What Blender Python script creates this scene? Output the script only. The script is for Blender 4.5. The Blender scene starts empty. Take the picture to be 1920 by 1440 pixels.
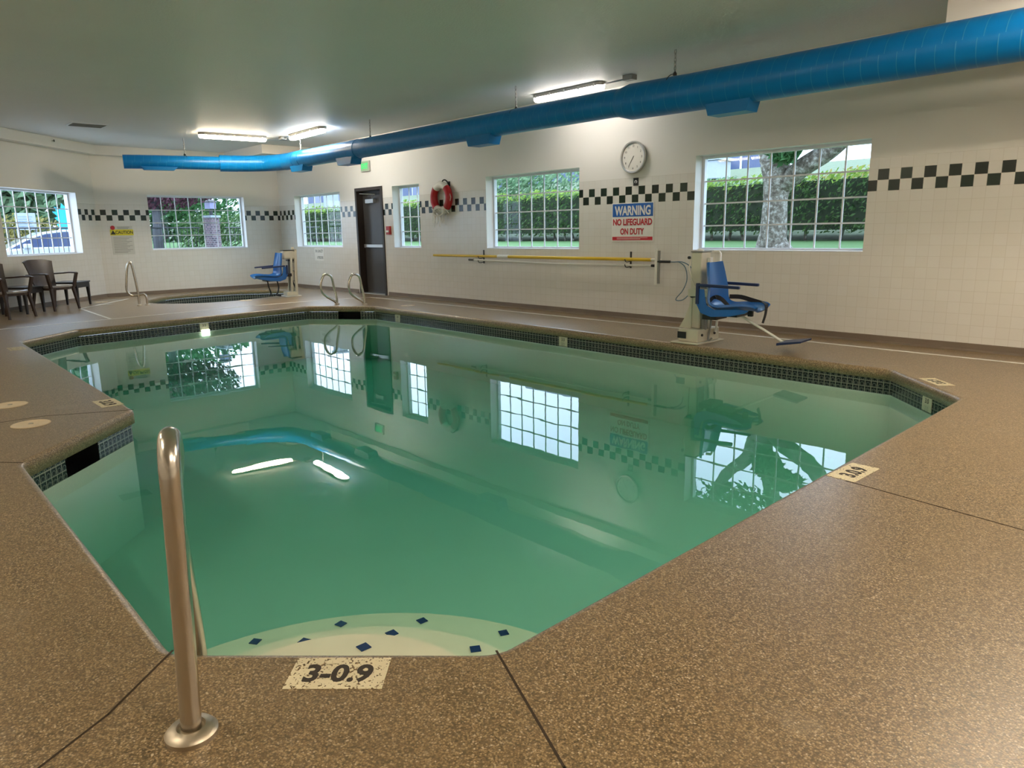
import bpy, bmesh, math, random
from mathutils import Vector, Matrix
from mathutils.geometry import tessellate_polygon
random.seed(7)
PI = math.pi
scn = bpy.context.scene
COL = scn.collection

# ------------------------------------------------------------------ camera, world, exposure
cam_d = bpy.data.cameras.new('camera'); cam = bpy.data.objects.new('camera', cam_d); COL.objects.link(cam)
PITCH, ROLL, YAW, FPX = 0.2073, -0.0159, 0.8292, 1358.13
fw = Vector((-math.sin(YAW)*math.cos(PITCH), math.cos(YAW)*math.cos(PITCH), -math.sin(PITCH)))
r0 = Vector((math.cos(YAW), math.sin(YAW), 0)); u0 = r0.cross(fw)
rt = math.cos(ROLL)*r0 + math.sin(ROLL)*u0; up = -math.sin(ROLL)*r0 + math.cos(ROLL)*u0
m = Matrix((rt, up, -fw)).transposed().to_4x4(); m.translation = Vector((0, 0, 1.2))
cam.matrix_world = m
cam_d.sensor_width = 36; cam_d.lens = FPX/1920*36; cam_d.clip_start = 0.05; cam_d.clip_end = 400
scn.camera = cam
scn.view_settings.view_transform = 'Standard'; scn.view_settings.look = 'None'
scn.view_settings.gamma = 1; scn.view_settings.use_curve_mapping = False
scn.view_settings.exposure = 1.15

w = bpy.data.worlds.new('overcast_sky'); scn.world = w; w.use_nodes = True
nt = w.node_tree; nt.nodes.clear()
wo = nt.nodes.new('ShaderNodeOutputWorld'); bg = nt.nodes.new('ShaderNodeBackground')
tc = nt.nodes.new('ShaderNodeTexCoord'); nz = nt.nodes.new('ShaderNodeTexNoise'); rp = nt.nodes.new('ShaderNodeValToRGB')
nz.inputs['Scale'].default_value = 2.2; nz.inputs['Detail'].default_value = 4
rp.color_ramp.elements[0].position = 0.3; rp.color_ramp.elements[0].color = (0.50, 0.64, 0.92, 1)
rp.color_ramp.elements[1].position = 0.7; rp.color_ramp.elements[1].color = (0.72, 0.84, 1.0, 1)
nt.links.new(tc.outputs['Generated'], nz.inputs['Vector']); nt.links.new(nz.outputs['Fac'], rp.inputs['Fac'])
nt.links.new(rp.outputs['Color'], bg.inputs['Color']); bg.inputs['Strength'].default_value = 3.0
nt.links.new(bg.outputs['Background'], wo.inputs['Surface'])
LAMP_E = 34.0

# ------------------------------------------------------------------ materials
MAT = {}
def new_mat(name):
    mt = bpy.data.materials.new(name); mt.use_nodes = True
    mt.node_tree.nodes.clear(); MAT[name] = mt
    return mt, mt.node_tree
class N:
    def __init__(s, t): s.t = t
    def node(s, typ, **kw):
        n = s.t.nodes.new(typ)
        for k, v in kw.items(): setattr(n, k, v)
        return n
    def link(s, a, b): s.t.links.new(a, b)
    def setin(s, sock, v):
        if isinstance(v, bpy.types.NodeSocket): s.link(v, sock)
        else: sock.default_value = v
    def m(s, op, a, b=0.0, c=None):
        n = s.node('ShaderNodeMath', operation=op)
        s.setin(n.inputs[0], a); s.setin(n.inputs[1], b)
        if c is not None: s.setin(n.inputs[2], c)
        return n.outputs[0]
    def mix(s, f, a, b):
        n = s.node('ShaderNodeMix', data_type='RGBA')
        s.setin(n.inputs[0], f); s.setin(n.inputs[6], a if isinstance(a, bpy.types.NodeSocket) else (*a, 1)[:4]); s.setin(n.inputs[7], b if isinstance(b, bpy.types.NodeSocket) else (*b, 1)[:4])
        return n.outputs[2]
    def noise(s, scale, detail=3, vec=None, rough=0.5):
        n = s.node('ShaderNodeTexNoise'); n.inputs['Scale'].default_value = scale; n.inputs['Detail'].default_value = detail
        n.inputs['Roughness'].default_value = rough
        if vec: s.link(vec, n.inputs['Vector'])
        return n.outputs['Fac']
    def pos(s): return s.node('ShaderNodeNewGeometry').outputs['Position']
    def obj(s): return s.node('ShaderNodeTexCoord').outputs['Object']
    def uv(s):
        n = s.node('ShaderNodeSeparateXYZ'); s.link(s.node('ShaderNodeTexCoord').outputs['UV'], n.inputs[0]); return n.outputs[0], n.outputs[1]
    def ramp(s, fac, stops):
        n = s.node('ShaderNodeValToRGB'); s.link(fac, n.inputs[0]); e = n.color_ramp.elements
        while len(e) < len(stops): e.new(0.5)
        for q, (p, c) in zip(e, stops): q.position = p; q.color = (*c, 1)
        return n.outputs[0]
    def bump(s, h, strength=0.3, dist=0.01):
        n = s.node('ShaderNodeBump'); s.link(h, n.inputs['Height']); n.inputs['Strength'].default_value = strength
        n.inputs['Distance'].default_value = dist; return n.outputs[0]
    def out(s, color, rough=0.5, metal=0.0, bump=None, emis=None, estr=0.0, spec=0.5, coat=0.0):
        p = s.node('ShaderNodeBsdfPrincipled'); o = s.node('ShaderNodeOutputMaterial')
        s.setin(p.inputs['Base Color'], color if isinstance(color, bpy.types.NodeSocket) else (*color, 1)[:4])
        s.setin(p.inputs['Roughness'], rough); s.setin(p.inputs['Metallic'], metal)
        p.inputs['Specular IOR Level'].default_value = spec; p.inputs['Coat Weight'].default_value = coat; p.inputs['Coat Roughness'].default_value = 0.28 if coat < .9 else 0.06
        if bump: s.link(bump, p.inputs['Normal'])
        if emis: p.inputs['Emission Color'].default_value = (*emis, 1); p.inputs['Emission Strength'].default_value = estr
        s.link(p.outputs[0], o.inputs[0]); return p
def plain(name, col, rough=0.5, metal=0.0, var=0.06, scale=8, spec=0.5, coat=0.0, bmp=0.0, bscale=60):
    mt, t = new_mat(name); n = N(t)
    f = n.noise(scale, 3, n.obj())
    c = n.mix(f, tuple(max(0, x*(1-var)) for x in col), tuple(min(1, x*(1+var)) for x in col))
    b = n.bump(n.noise(bscale, 2, n.obj()), bmp, 0.004) if bmp else None
    n.out(c, rough, metal, b, spec=spec, coat=coat); return mt
def emit(name, col, s):
    mt, t = new_mat(name); n = N(t); n.out(col, 0.4, emis=col, estr=s); return mt

TP = 0.1085
def wall_mat():
    mt, t = new_mat('tile_wall'); n = N(t); u, v = n.uv()
    cu = n.m('DIVIDE', u, TP); cv = n.m('DIVIDE', n.m('SUBTRACT', v, 1.5479), TP)
    fu, fv = n.m('FLOOR', cu), n.m('FLOOR', cv)
    par = n.m('FLOORED_MODULO', n.m('ADD', fu, fv), 2.0)        # 1 on top row even column
    band = n.m('MULTIPLY', n.m('GREATER_THAN', cv, 0.0), n.m('LESS_THAN', cv, 2.0))
    dark = n.m('MULTIPLY', band, n.m('GREATER_THAN', par, 0.5))
    ru, rv = n.m('FRACT', cu), n.m('FRACT', cv)
    gu = n.m('MINIMUM', ru, n.m('SUBTRACT', 1.0, ru)); gv = n.m('MINIMUM', rv, n.m('SUBTRACT', 1.0, rv))
    g = n.m('MINIMUM', gu, gv)
    grout = n.m('LESS_THAN', g, 0.018)
    tiled = n.m('LESS_THAN', v, 1.876)
    grout = n.m('MULTIPLY', grout, tiled)
    nv = n.noise(1.3, 3, n.pos())
    white = n.mix(nv, (0.69, 0.67, 0.63), (0.77, 0.75, 0.71))
    paint = n.mix(n.noise(0.8, 3, n.pos()), (0.72, 0.70, 0.66), (0.78, 0.76, 0.72))
    cell = n.node('ShaderNodeTexWhiteNoise'); cc = n.node('ShaderNodeCombineXYZ'); n.link(fu, cc.inputs[0]); n.link(fv, cc.inputs[1]); n.link(cc.outputs[0], cell.inputs['Vector'])
    white = n.mix(n.m('MULTIPLY', cell.outputs['Value'], 0.25), white, (0.66, 0.62, 0.54))
    c = n.mix(tiled, paint, white)
    dg = n.mix(cell.outputs['Value'], (0.004, 0.010, 0.006), (0.010, 0.030, 0.018))
    c = n.mix(dark, c, dg)
    c = n.mix(n.m('MULTIPLY', grout, 0.45), c, (0.52, 0.48, 0.41))
    h = n.m('SUBTRACT', n.m('MULTIPLY', n.noise(90, 2, n.pos()), 0.12), n.m('MULTIPLY', grout, 1.0))
    rough = n.m('SUBTRACT', 0.55, n.m('MULTIPLY', tiled, 0.30))
    n.out(c, rough, bump=n.bump(h, 0.35, 0.003)); return mt
wall_mat()

def deck_mat():
    mt, t = new_mat('aggregate'); n = N(t); p = n.pos()
    vo = n.node('ShaderNodeTexVoronoi'); vo.inputs['Scale'].default_value = 200; n.link(p, vo.inputs['Vector'])
    sc = n.node('ShaderNodeSeparateColor'); n.link(vo.outputs['Color'], sc.inputs[0])
    c = n.ramp(sc.outputs[0], [(0.0, (0.07, 0.045, 0.022)), (0.3, (0.205, 0.135, 0.062)), (0.6, (0.335, 0.228, 0.112)), (0.88, (0.49, 0.35, 0.185)), (0.975, (0.60, 0.47, 0.31)), (1.0, (0.78, 0.66, 0.50))])
    v2 = n.node('ShaderNodeTexVoronoi'); v2.inputs['Scale'].default_value = 60; n.link(p, v2.inputs['Vector'])
    s2 = n.node('ShaderNodeSeparateColor'); n.link(v2.outputs['Color'], s2.inputs[0])
    pick = n.m('MULTIPLY', n.m('GREATER_THAN', s2.outputs[1], 0.93), n.m('LESS_THAN', v2.outputs['Distance'], 0.34))
    c = n.mix(n.m('MULTIPLY', pick, 0.6), c, (0.42, 0.33, 0.21))
    edge = n.m('GREATER_THAN', vo.outputs['Distance'], 0.55)
    c = n.mix(n.m('MULTIPLY', edge, 0.55), c, (0.06, 0.042, 0.024))
    big = n.noise(0.9, 5, p, 0.6); c = n.mix(n.m('MULTIPLY', big, 0.45), c, (0.225, 0.152, 0.074))
    pale = n.m('MULTIPLY', n.m('MAXIMUM', 0.0, n.m('SUBTRACT', n.noise(2.3, 5, p, 0.65), 0.60)), 2.2)
    c = n.mix(pale, c, (0.42, 0.37, 0.29))
    h = n.m('SUBTRACT', 1.0, vo.outputs['Distance'])
    n.out(c, 0.36, bump=n.bump(h, 0.25, 0.002), spec=0.6, coat=0.35); return mt
deck_mat()

def ceil_mat():
    mt, t = new_mat('ceiling_texture'); n = N(t); p = n.pos()
    c = n.mix(n.noise(0.7, 3, p), (0.62, 0.62, 0.60), (0.70, 0.70, 0.68))
    n.out(c, 0.55, bump=n.bump(n.noise(45, 4, p, 0.7), 0.6, 0.01), spec=0.4)
ceil_mat()

def band_mat():
    mt, t = new_mat('waterline_tile'); n = N(t); u, v = n.uv()   # u along, v metres above band bottom
    S = 0.052
    cu = n.m('DIVIDE', u, S); ru = n.m('ABSOLUTE', n.m('SUBTRACT', n.m('FRACT', cu), 0.5))
    cv = n.m('DIVIDE', v, S); fr = n.m('FRACT', cv); rv = n.m('ABSOLUTE', n.m('SUBTRACT', fr, 0.5))
    g = n.m('GREATER_THAN', n.m('MAXIMUM', ru, rv), 0.43)
    d = n.m('SQRT', n.m('ADD', n.m('MULTIPLY', ru, ru), n.m('MULTIPLY', n.m('SUBTRACT', fr, 0.35), n.m('SUBTRACT', fr, 0.35))))
    ring = n.m('MULTIPLY', n.m('GREATER_THAN', d, 0.25), n.m('LESS_THAN', d, 0.33))
    c = n.mix(n.noise(30, 2, n.pos()), (0.004, 0.006, 0.010), (0.010, 0.016, 0.026))
    c = n.mix(n.m('MULTIPLY', ring, 0.6), c, (0.28, 0.30, 0.27))
    c = n.mix(g, c, (0.27, 0.27, 0.22))
    n.out(c, 0.2, bump=n.bump(n.m('SUBTRACT', 1.0, g), 0.3, 0.002))
band_mat()

def water_mat(name, col, dens):
    mt, t = new_mat(name); n = N(t)
    o = n.node('ShaderNodeOutputMaterial'); mx = n.node('ShaderNodeMixShader')
    tr = n.node('ShaderNodeBsdfTransparent'); gl = n.node('ShaderNodeBsdfGlossy'); gl.inputs['Roughness'].default_value = 0.0
    mp = n.node('ShaderNodeMapping'); n.link(n.pos(), mp.inputs[0]); mp.inputs['Scale'].default_value = (1, 1, 1)
    b = n.bump(n.noise(2.5, 2, mp.outputs[0]), 0.05, 0.01); n.link(b, gl.inputs['Normal'])
    fr = n.node('ShaderNodeFresnel'); fr.inputs['IOR'].default_value = 1.36; n.link(b, fr.inputs['Normal'])
    back = n.node('ShaderNodeNewGeometry').outputs['Backfacing']
    f = n.m('MULTIPLY', fr.outputs[0], n.m('SUBTRACT', 1.0, back))
    n.link(f, mx.inputs[0]); n.link(tr.outputs[0], mx.inputs[1]); n.link(gl.outputs[0], mx.inputs[2]); n.link(mx.outputs[0], o.inputs[0])
    va = n.node('ShaderNodeVolumeAbsorption'); va.inputs['Color'].default_value = (*col, 1); va.inputs['Density'].default_value = dens
    n.link(va.outputs[0], o.inputs['Volume'])
water_mat('pool_water', (0.18, 0.74, 0.64), 0.78)
water_mat('spa_water', (0.2, 0.68, 0.66), 0.7)
def glass_mat():
    mt, t = new_mat('window_glass'); n = N(t)
    o = n.node('ShaderNodeOutputMaterial'); mx = n.node('ShaderNodeMixShader'); tr = n.node('ShaderNodeBsdfTransparent'); tr.inputs[0].default_value = (0.93, 0.97, 0.97, 1)
    gl = n.node('ShaderNodeBsdfGlossy'); gl.inputs['Roughness'].default_value = 0.02
    fr = n.node('ShaderNodeFresnel'); fr.inputs['IOR'].default_value = 1.3
    n.link(n.m('MULTIPLY', fr.outputs[0], n.m('SUBTRACT', 1.0, n.node('ShaderNodeNewGeometry').outputs['Backfacing'])), mx.inputs[0]); n.link(tr.outputs[0], mx.inputs[1]); n.link(gl.outputs[0], mx.inputs[2]); n.link(mx.outputs[0], o.inputs[0])
glass_mat()

def duct_mat():
    mt, t = new_mat('duct_blue'); n = N(t); u, v = n.uv()
    seam = n.m('LESS_THAN', n.m('FRACT', n.m('DIVIDE', n.m('ADD', u, n.m('MULTIPLY', v, 0.10)), 0.14)), 0.045)
    c = n.mix(n.noise(6, 3, n.pos()), (0.0, 0.14, 0.42), (0.001, 0.18, 0.50))
    c = n.mix(n.m('MULTIPLY', seam, 0.35), c, (0.10, 0.35, 0.52))
    n.out(c, 0.33, 0.0, n.bump(n.m('ADD', seam, n.m('MULTIPLY', n.noise(70, 2, n.pos()), 0.25)), 0.5, 0.004), spec=0.35)
duct_mat()
plain('duct_plain', (0.001, 0.15, 0.42), 0.4, spec=0.35)
def worn_paint(name, amt):
    mt, t = new_mat(name); n = N(t); p = n.pos()
    o = n.node('ShaderNodeOutputMaterial'); mx = n.node('ShaderNodeMixShader'); tr = n.node('ShaderNodeBsdfTransparent'); pb = n.node('ShaderNodeBsdfPrincipled')
    pb.inputs['Base Color'].default_value = (0.80, 0.72, 0.50, 1); pb.inputs['Roughness'].default_value = 0.6
    vo = n.node('ShaderNodeTexVoronoi'); vo.inputs['Scale'].default_value = 170; n.link(p, vo.inputs['Vector'])
    sc = n.node('ShaderNodeSeparateColor'); n.link(vo.outputs['Color'], sc.inputs[0])
    k = n.m('ADD', n.m('MULTIPLY', sc.outputs[2], 0.55), n.m('MULTIPLY', n.noise(40, 3, p), 0.6))
    n.link(n.m('LESS_THAN', k, amt), mx.inputs[0]); n.link(tr.outputs[0], mx.inputs[1]); n.link(pb.outputs[0], mx.inputs[2]); n.link(mx.outputs[0], o.inputs[0])
worn_paint('marker_paint', 0.70); worn_paint('faded_paint', 0.50)

plain('white_frame', (0.72, 0.74, 0.78), 0.35, var=0.03); plain('plaster', (0.74, 0.76, 0.68), 0.7, var=0.05, scale=1.5)
plain('step_plaster', (0.80, 0.74, 0.58), 0.7, var=0.04); plain('step_blue', (0.006, 0.03, 0.14), 0.25)
plain('steel', (0.62, 0.58, 0.52), 0.22, 1.0, var=0.04, scale=30); plain('escutcheon_metal', (0.55, 0.48, 0.38), 0.42, 1.0, bmp=0.2)
plain('drain_white', (0.80, 0.79, 0.75), 0.5, var=0.15, scale=5); plain('joint_dark', (0.045, 0.03, 0.018), 0.9)
plain('cove_base', (0.17, 0.13, 0.095), 0.5, var=0.2, scale=3)
plain('door_brown', (0.030, 0.022, 0.018), 0.45); plain('door_grey', (0.055, 0.052, 0.052), 0.4)
plain('metal_grey', (0.5, 0.5, 0.49), 0.35, 0.8); plain('black_plastic', (0.012, 0.012, 0.013), 0.4); plain('black_strap', (0.010, 0.010, 0.012), 0.75)
plain('lift_cream', (0.66, 0.62, 0.50), 0.4); plain('lift_white', (0.78, 0.77, 0.72), 0.4)
plain('seat_blue', (0.012, 0.12, 0.42), 0.28, var=0.08, coat=0.3); plain('arm_navy', (0.010, 0.022, 0.085), 0.4)
plain('chair_brown', (0.045, 0.026, 0.018), 0.34, var=0.15, scale=5); plain('chair_seat_sheen', (0.30, 0.28, 0.27), 0.2, coat=1.0); plain('table_dark', (0.022, 0.020, 0.022), 0.35)  # seat colour lightened to stand in for window sheen on brown plastic
plain('ring_white', (0.74, 0.72, 0.66), 0.5); plain('ring_red', (0.42, 0.010, 0.016), 0.35); plain('rope_white', (0.70, 0.68, 0.62), 0.8)
plain('pole_yellow', (0.72, 0.48, 0.03), 0.35); plain('pole_white', (0.78, 0.76, 0.70), 0.3); plain('hose_blue', (0.12, 0.20, 0.26), 0.4)
plain('sign_white', (0.80, 0.78, 0.74), 0.4); plain('sign_blue', (0.015, 0.12, 0.45), 0.4); plain('sign_red', (0.50, 0.012, 0.025), 0.4)
plain('sign_yellow', (0.72, 0.62, 0.03), 0.4); plain('sign_grey', (0.56, 0.55, 0.50), 0.5); plain('ink_black', (0.012, 0.012, 0.012), 0.6); plain('ink_grey', (0.25, 0.25, 0.23), 0.6)
plain('marker_ink', (0.045, 0.036, 0.028), 0.7); plain('cover_cream', (0.66, 0.54, 0.38), 0.5, var=0.1); plain('cover_grey', (0.42, 0.38, 0.31), 0.5)
plain('clock_rim', (0.55, 0.55, 0.54), 0.28, 0.5); plain('clock_face', (0.80, 0.77, 0.71), 0.15, coat=1.0); plain('alarm_red', (0.45, 0.02, 0.02), 0.4)
plain('lamp_housing', (0.30, 0.28, 0.25), 0.5); plain('conduit_grey', (0.22, 0.22, 0.21), 0.45, 0.4); plain('vent_grey', (0.10, 0.10, 0.09), 0.6)
plain('soffit_paint', (0.74, 0.72, 0.68), 0.55, var=0.04, scale=1); plain('skimmer_dark', (0.006, 0.006, 0.008), 0.5); plain('depth_tile', (0.62, 0.60, 0.45), 0.25)
plain('chain_steel', (0.35, 0.35, 0.34), 0.35, 0.9)
emit('lamp_glow', (1.0, 0.93, 0.80), LAMP_E); emit('lamp_glow_soft', (1.0, 0.91, 0.82), LAMP_E*.36); emit('lamp_glow_warm', (1.0, 0.83, 0.58), LAMP_E); emit('added_glow_right', (1.0, 0.84, 0.64), LAMP_E*1.2); emit('added_glow_left', (1.0, 0.86, 0.66), LAMP_E*.68)  # right and left glows serve only the added unseen lamps
emit('exit_green', (0.02, 0.55, 0.14), 0.5); plain('exit_face', (0.30, 0.50, 0.30), 0.4); emit('pool_lamp', (1.0, 0.95, 0.75), 3.0)
# outdoors
def leafmat(name, a, b):
    mt, t = new_mat(name); n = N(t)
    r = n.node('ShaderNodeNewGeometry').outputs['Random Per Island']
    c = n.mix(r, a, b)
    o = n.node('ShaderNodeOutputMaterial'); d = n.node('ShaderNodeBsdfDiffuse'); tl = n.node('ShaderNodeBsdfTranslucent'); mx = n.node('ShaderNodeMixShader')
    mx.inputs[0].default_value = 0.35
    n.link(c, d.inputs[0]); n.link(c, tl.inputs[0]); n.link(d.outputs[0], mx.inputs[1]); n.link(tl.outputs[0], mx.inputs[2]); n.link(mx.outputs[0], o.inputs[0])
leafmat('leaf_hedge', (0.03, 0.065, 0.022), (0.11, 0.18, 0.07)); leafmat('leaf_lime', (0.13, 0.22, 0.035), (0.30, 0.42, 0.09))
leafmat('leaf_tree', (0.035, 0.10, 0.035), (0.10, 0.22, 0.09)); leafmat('leaf_purple', (0.05, 0.02, 0.03), (0.20, 0.09, 0.12)); leafmat('leaf_pale', (0.08, 0.17, 0.08), (0.28, 0.40, 0.24))
leafmat('leaf_gold', (0.24, 0.22, 0.06), (0.40, 0.34, 0.13))
plain('hedge_core', (0.018, 0.028, 0.012), 0.9); plain('grass', (0.07, 0.15, 0.04), 0.9, var=0.4, scale=30)
plain('bank', (0.10, 0.13, 0.07), 0.9, var=0.4, scale=9); plain('asphalt', (0.16, 0.17, 0.18), 0.9); plain('slate_wall', (0.08, 0.10, 0.18), 0.7); plain('pale_wall', (0.34, 0.37, 0.42), 0.7)
plain('iron', (0.03, 0.03, 0.035), 0.5); plain('car_white', (0.50, 0.53, 0.56), 0.2, coat=1); plain('car_glass', (0.06, 0.08, 0.16), 0.06); plain('tyre', (0.02, 0.02, 0.02), 0.8)
plain('banner_cyan', (0.01, 0.33, 0.50), 0.6); plain('lantern_glass', (0.30, 0.28, 0.50), 0.3); plain('roof_grey', (0.13, 0.14, 0.16), 0.8)
def bark():
    mt, t = new_mat('bark'); n = N(t); p = n.pos()
    vo = n.node('ShaderNodeTexVoronoi'); vo.inputs['Scale'].default_value = 9; n.link(p, vo.inputs['Vector']); sc = n.node('ShaderNodeSeparateColor'); n.link(vo.outputs['Color'], sc.inputs[0])
    c = n.ramp(n.noise(14, 5, p, 0.7), [(0.35, (0.06, 0.045, 0.035)), (0.5, (0.15, 0.125, 0.10)), (0.62, (0.33, 0.31, 0.28))])
    n.out(c, 0.9, bump=n.bump(n.noise(20, 4, p), 0.8, 0.03))
bark()
def brick():
    mt, t = new_mat('brick'); n = N(t); b = n.node('ShaderNodeTexBrick'); sp = n.node('ShaderNodeSeparateXYZ'); n.link(n.obj(), sp.inputs[0])
    cb = n.node('ShaderNodeCombineXYZ'); n.link(n.m('ADD', sp.outputs[0], sp.outputs[1]), cb.inputs[0]); n.link(sp.outputs[2], cb.inputs[1])
    n.link(cb.outputs[0], b.inputs['Vector']); b.inputs['Scale'].default_value = 4.5; b.inputs['Mortar Size'].default_value = 0.025
    b.inputs['Color1'].default_value = (0.06, 0.04, 0.06, 1); b.inputs['Color2'].default_value = (0.20, 0.12, 0.14, 1); b.inputs['Mortar'].default_value = (0.28, 0.26, 0.27, 1)
    n.out(b.outputs[0], 0.85)
brick()

# ------------------------------------------------------------------ mesh helpers
class MB:
    def __init__(s): s.v = []; s.f = []; s.uv = {}
    def add(s, vs, fs, uvs=None):
        b = len(s.v); s.v += [tuple(x) for x in vs]
        for i, f in enumerate(fs):
            s.f.append(tuple(b+k for k in f))
            if uvs: s.uv[len(s.f)-1] = uvs[i]
        return s
    def box(s, x0, x1, y0, y1, z0, z1, M=None):
        vs = [Vector((x, y, z)) for z in (z0, z1) for y in (y0, y1) for x in (x0, x1)]
        if M: vs = [M @ q for q in vs]
        return s.add(vs, [(0,2,3,1),(4,5,7,6),(0,1,5,4),(2,6,7,3),(0,4,6,2),(1,3,7,5)])
    def tube(s, pts, r, n=10, cap=True, closed=False):
        pts = [Vector(p) for p in pts]; rs = r if isinstance(r, (list, tuple)) else [r]*len(pts)
        L = len(pts); rings = []; prev = None; u = 0; us = []
        for i, p in enumerate(pts):
            if closed: t = (pts[(i+1) % L]-pts[i-1])
            else: t = (pts[min(i+1, L-1)]-pts[max(i-1, 0)])
            t.normalize()
            if prev is None: a = t.orthogonal().normalized() if abs(t.z) > .9 else t.cross(Vector((0,0,1))).normalized()
            else: a = (prev - t*prev.dot(t)).normalized()
            prev = a; b = t.cross(a)
            if i: u += (p-pts[i-1]).length
            us.append(u)
            rings.append([p+(a*math.cos(2*PI*k/n)+b*math.sin(2*PI*k/n))*rs[i] for k in range(n)])
        vs = [q for rg in rings for q in rg]; fs = []; uvs = []
        for i in range(L if closed else L-1):
            j = (i+1) % L
            for k in range(n):
                k2 = (k+1) % n
                fs.append((i*n+k, i*n+k2, j*n+k2, j*n+k)); uvs.append([(us[i], k/n), (us[i], (k+1)/n), (us[j], (k+1)/n), (us[j], k/n)])
        if cap and not closed:
            fs.append(tuple(reversed(range(n)))); uvs.append([(0.07, .5)]*n); fs.append(tuple((L-1)*n+k for k in range(n))); uvs.append([(0.07, .5)]*n)
        return s.add(vs, fs, uvs)
    def lathe(s, prof, n=24, M=None):   # prof (r,z) about z
        vs = []; fs = []
        for r, z in prof:
            for k in range(n):
                q = Vector((r*math.cos(2*PI*k/n), r*math.sin(2*PI*k/n), z)); vs.append(M @ q if M else q)
        for i in range(len(prof)-1):
            for k in range(n):
                k2 = (k+1) % n; fs.append((i*n+k, i*n+k2, (i+1)*n+k2, (i+1)*n+k))
        fs.append(tuple(reversed(range(n)))); fs.append(tuple((len(prof)-1)*n+k for k in range(n)))
        return s.add(vs, fs)
    def prism(s, poly, z0, z1, M=None):   # poly xy list
        n = len(poly); vs = [Vector((x, y, z)) for z in (z0, z1) for x, y in poly]
        if M: vs = [M @ q for q in vs]
        tris = tessellate_polygon([[Vector((x, y, 0)) for x, y in poly]])
        fs = [tuple(n+i for i in t) for t in tris] + [tuple(reversed(t)) for t in tris]
        fs += [(i, (i+1) % n, n+(i+1) % n, n+i) for i in range(n)]
        return s.add(vs, fs)
    def loft(s, rings, closed=True, caps=True):
        n = len(rings[0]); vs = [q for r in rings for q in r]; fs = []
        for i in range(len(rings)-1):
            for k in range(n if closed else n-1):
                k2 = (k+1) % n; fs.append((i*n+k, i*n+k2, (i+1)*n+k2, (i+1)*n+k))
        if caps and closed: fs.append(tuple(reversed(range(n)))); fs.append(tuple((len(rings)-1)*n+k for k in range(n)))
        return s.add(vs, fs)
    def build(s, name, mat, parent=None, smooth=False, bevel=0.0, loc=None, recalc=True, subsurf=0):
        me = bpy.data.meshes.new(name); me.from_pydata(s.v, [], s.f)
        if s.uv:
            ul = me.uv_layers.new(name='UVMap')
            for p in me.polygons:
                uu = s.uv.get(p.index)
                if uu:
                    for li, c in zip(p.loop_indices, uu): ul.data[li].uv = c
        if recalc:
            bm = bmesh.new(); bm.from_mesh(me); bmesh.ops.recalc_face_normals(bm, faces=bm.faces); bm.to_mesh(me); bm.free()
        me.materials.append(MAT[mat]); o = bpy.data.objects.new(name, me); COL.objects.link(o)
        if parent: o.parent = parent
        if smooth:
            for p in me.polygons: p.use_smooth = True
            try: me.set_sharp_from_angle(angle=math.radians(40))
            except Exception: pass
        if bevel: b = o.modifiers.new('bevel', 'BEVEL'); b.width = bevel; b.segments = 2; b.limit_method = 'ANGLE'
        if subsurf: q = o.modifiers.new('sub', 'SUBSURF'); q.levels = subsurf; q.render_levels = subsurf
        if loc: o.location = loc
        return o
def tag(o, label, cat, group=None, kind=None):
    o['label'] = label; o['category'] = cat
    if group: o['group'] = group
    if kind: o['kind'] = kind
    return o
def thing(name, label, cat, loc=(0, 0, 0), rz=0.0, group=None, kind=None):
    o = bpy.data.objects.new(name, None); COL.objects.link(o); o.location = loc; o.rotation_euler = (0, 0, rz); o.empty_display_size = 0.1
    return tag(o, label, cat, group, kind)
def struct(o, label=None, cat=None):
    o['kind'] = 'structure'
    if label: o['label'] = label
    if cat: o['category'] = cat
    return o
def copy_tree(o, parent=None):
    c = o.copy(); COL.objects.link(c); c.parent = parent
    for ch in [q for q in bpy.data.objects if q.parent == o]: copy_tree(ch, c)
    return c
def text(name, s, size, mat, M, parent=None, ext=0.0015, xs=1.0, bold=0.0, align='CENTER', fit=None):
    cu = bpy.data.curves.new(name, 'FONT'); cu.body = s; cu.size = size; cu.extrude = ext; cu.align_x = align; cu.align_y = 'CENTER'; cu.offset = bold; cu.resolution_u = 4
    t = bpy.data.objects.new(name+'_src', cu); COL.objects.link(t)
    bpy.context.view_layer.update()
    me = bpy.data.meshes.new_from_object(t.evaluated_get(bpy.context.evaluated_depsgraph_get())); bpy.data.objects.remove(t); me.name = name
    if fit:
        X = [v.co.x for v in me.vertices]; Y = [v.co.y for v in me.vertices]
        me.transform(Matrix.Diagonal((fit[0]/(max(X)-min(X)), fit[1]/(max(Y)-min(Y)), 1, 1)) @ Matrix.Translation((-(max(X)+min(X))/2, -(max(Y)+min(Y))/2, 0))); xs = 1
    me.transform(M @ Matrix.Diagonal((xs, 1, 1, 1))); me.materials.clear(); me.materials.append(MAT[mat])
    o = bpy.data.objects.new(name, me); COL.objects.link(o)
    if parent: o.parent = parent
    return o
def frameM(origin, right, upv):
    r = Vector(right).normalized(); u = Vector(upv).normalized(); n = r.cross(u); M = Matrix((r, u, n)).transposed().to_4x4(); M.translation = Vector(origin); return M
def arc(c, a, b, r, t0, t1, n):  # in plane spanned by a,b
    c, a, b = Vector(c), Vector(a), Vector(b)
    return [c + a*r*math.cos(t0+(t1-t0)*i/n) + b*r*math.sin(t0+(t1-t0)*i/n) for i in range(n+1)]
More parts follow.
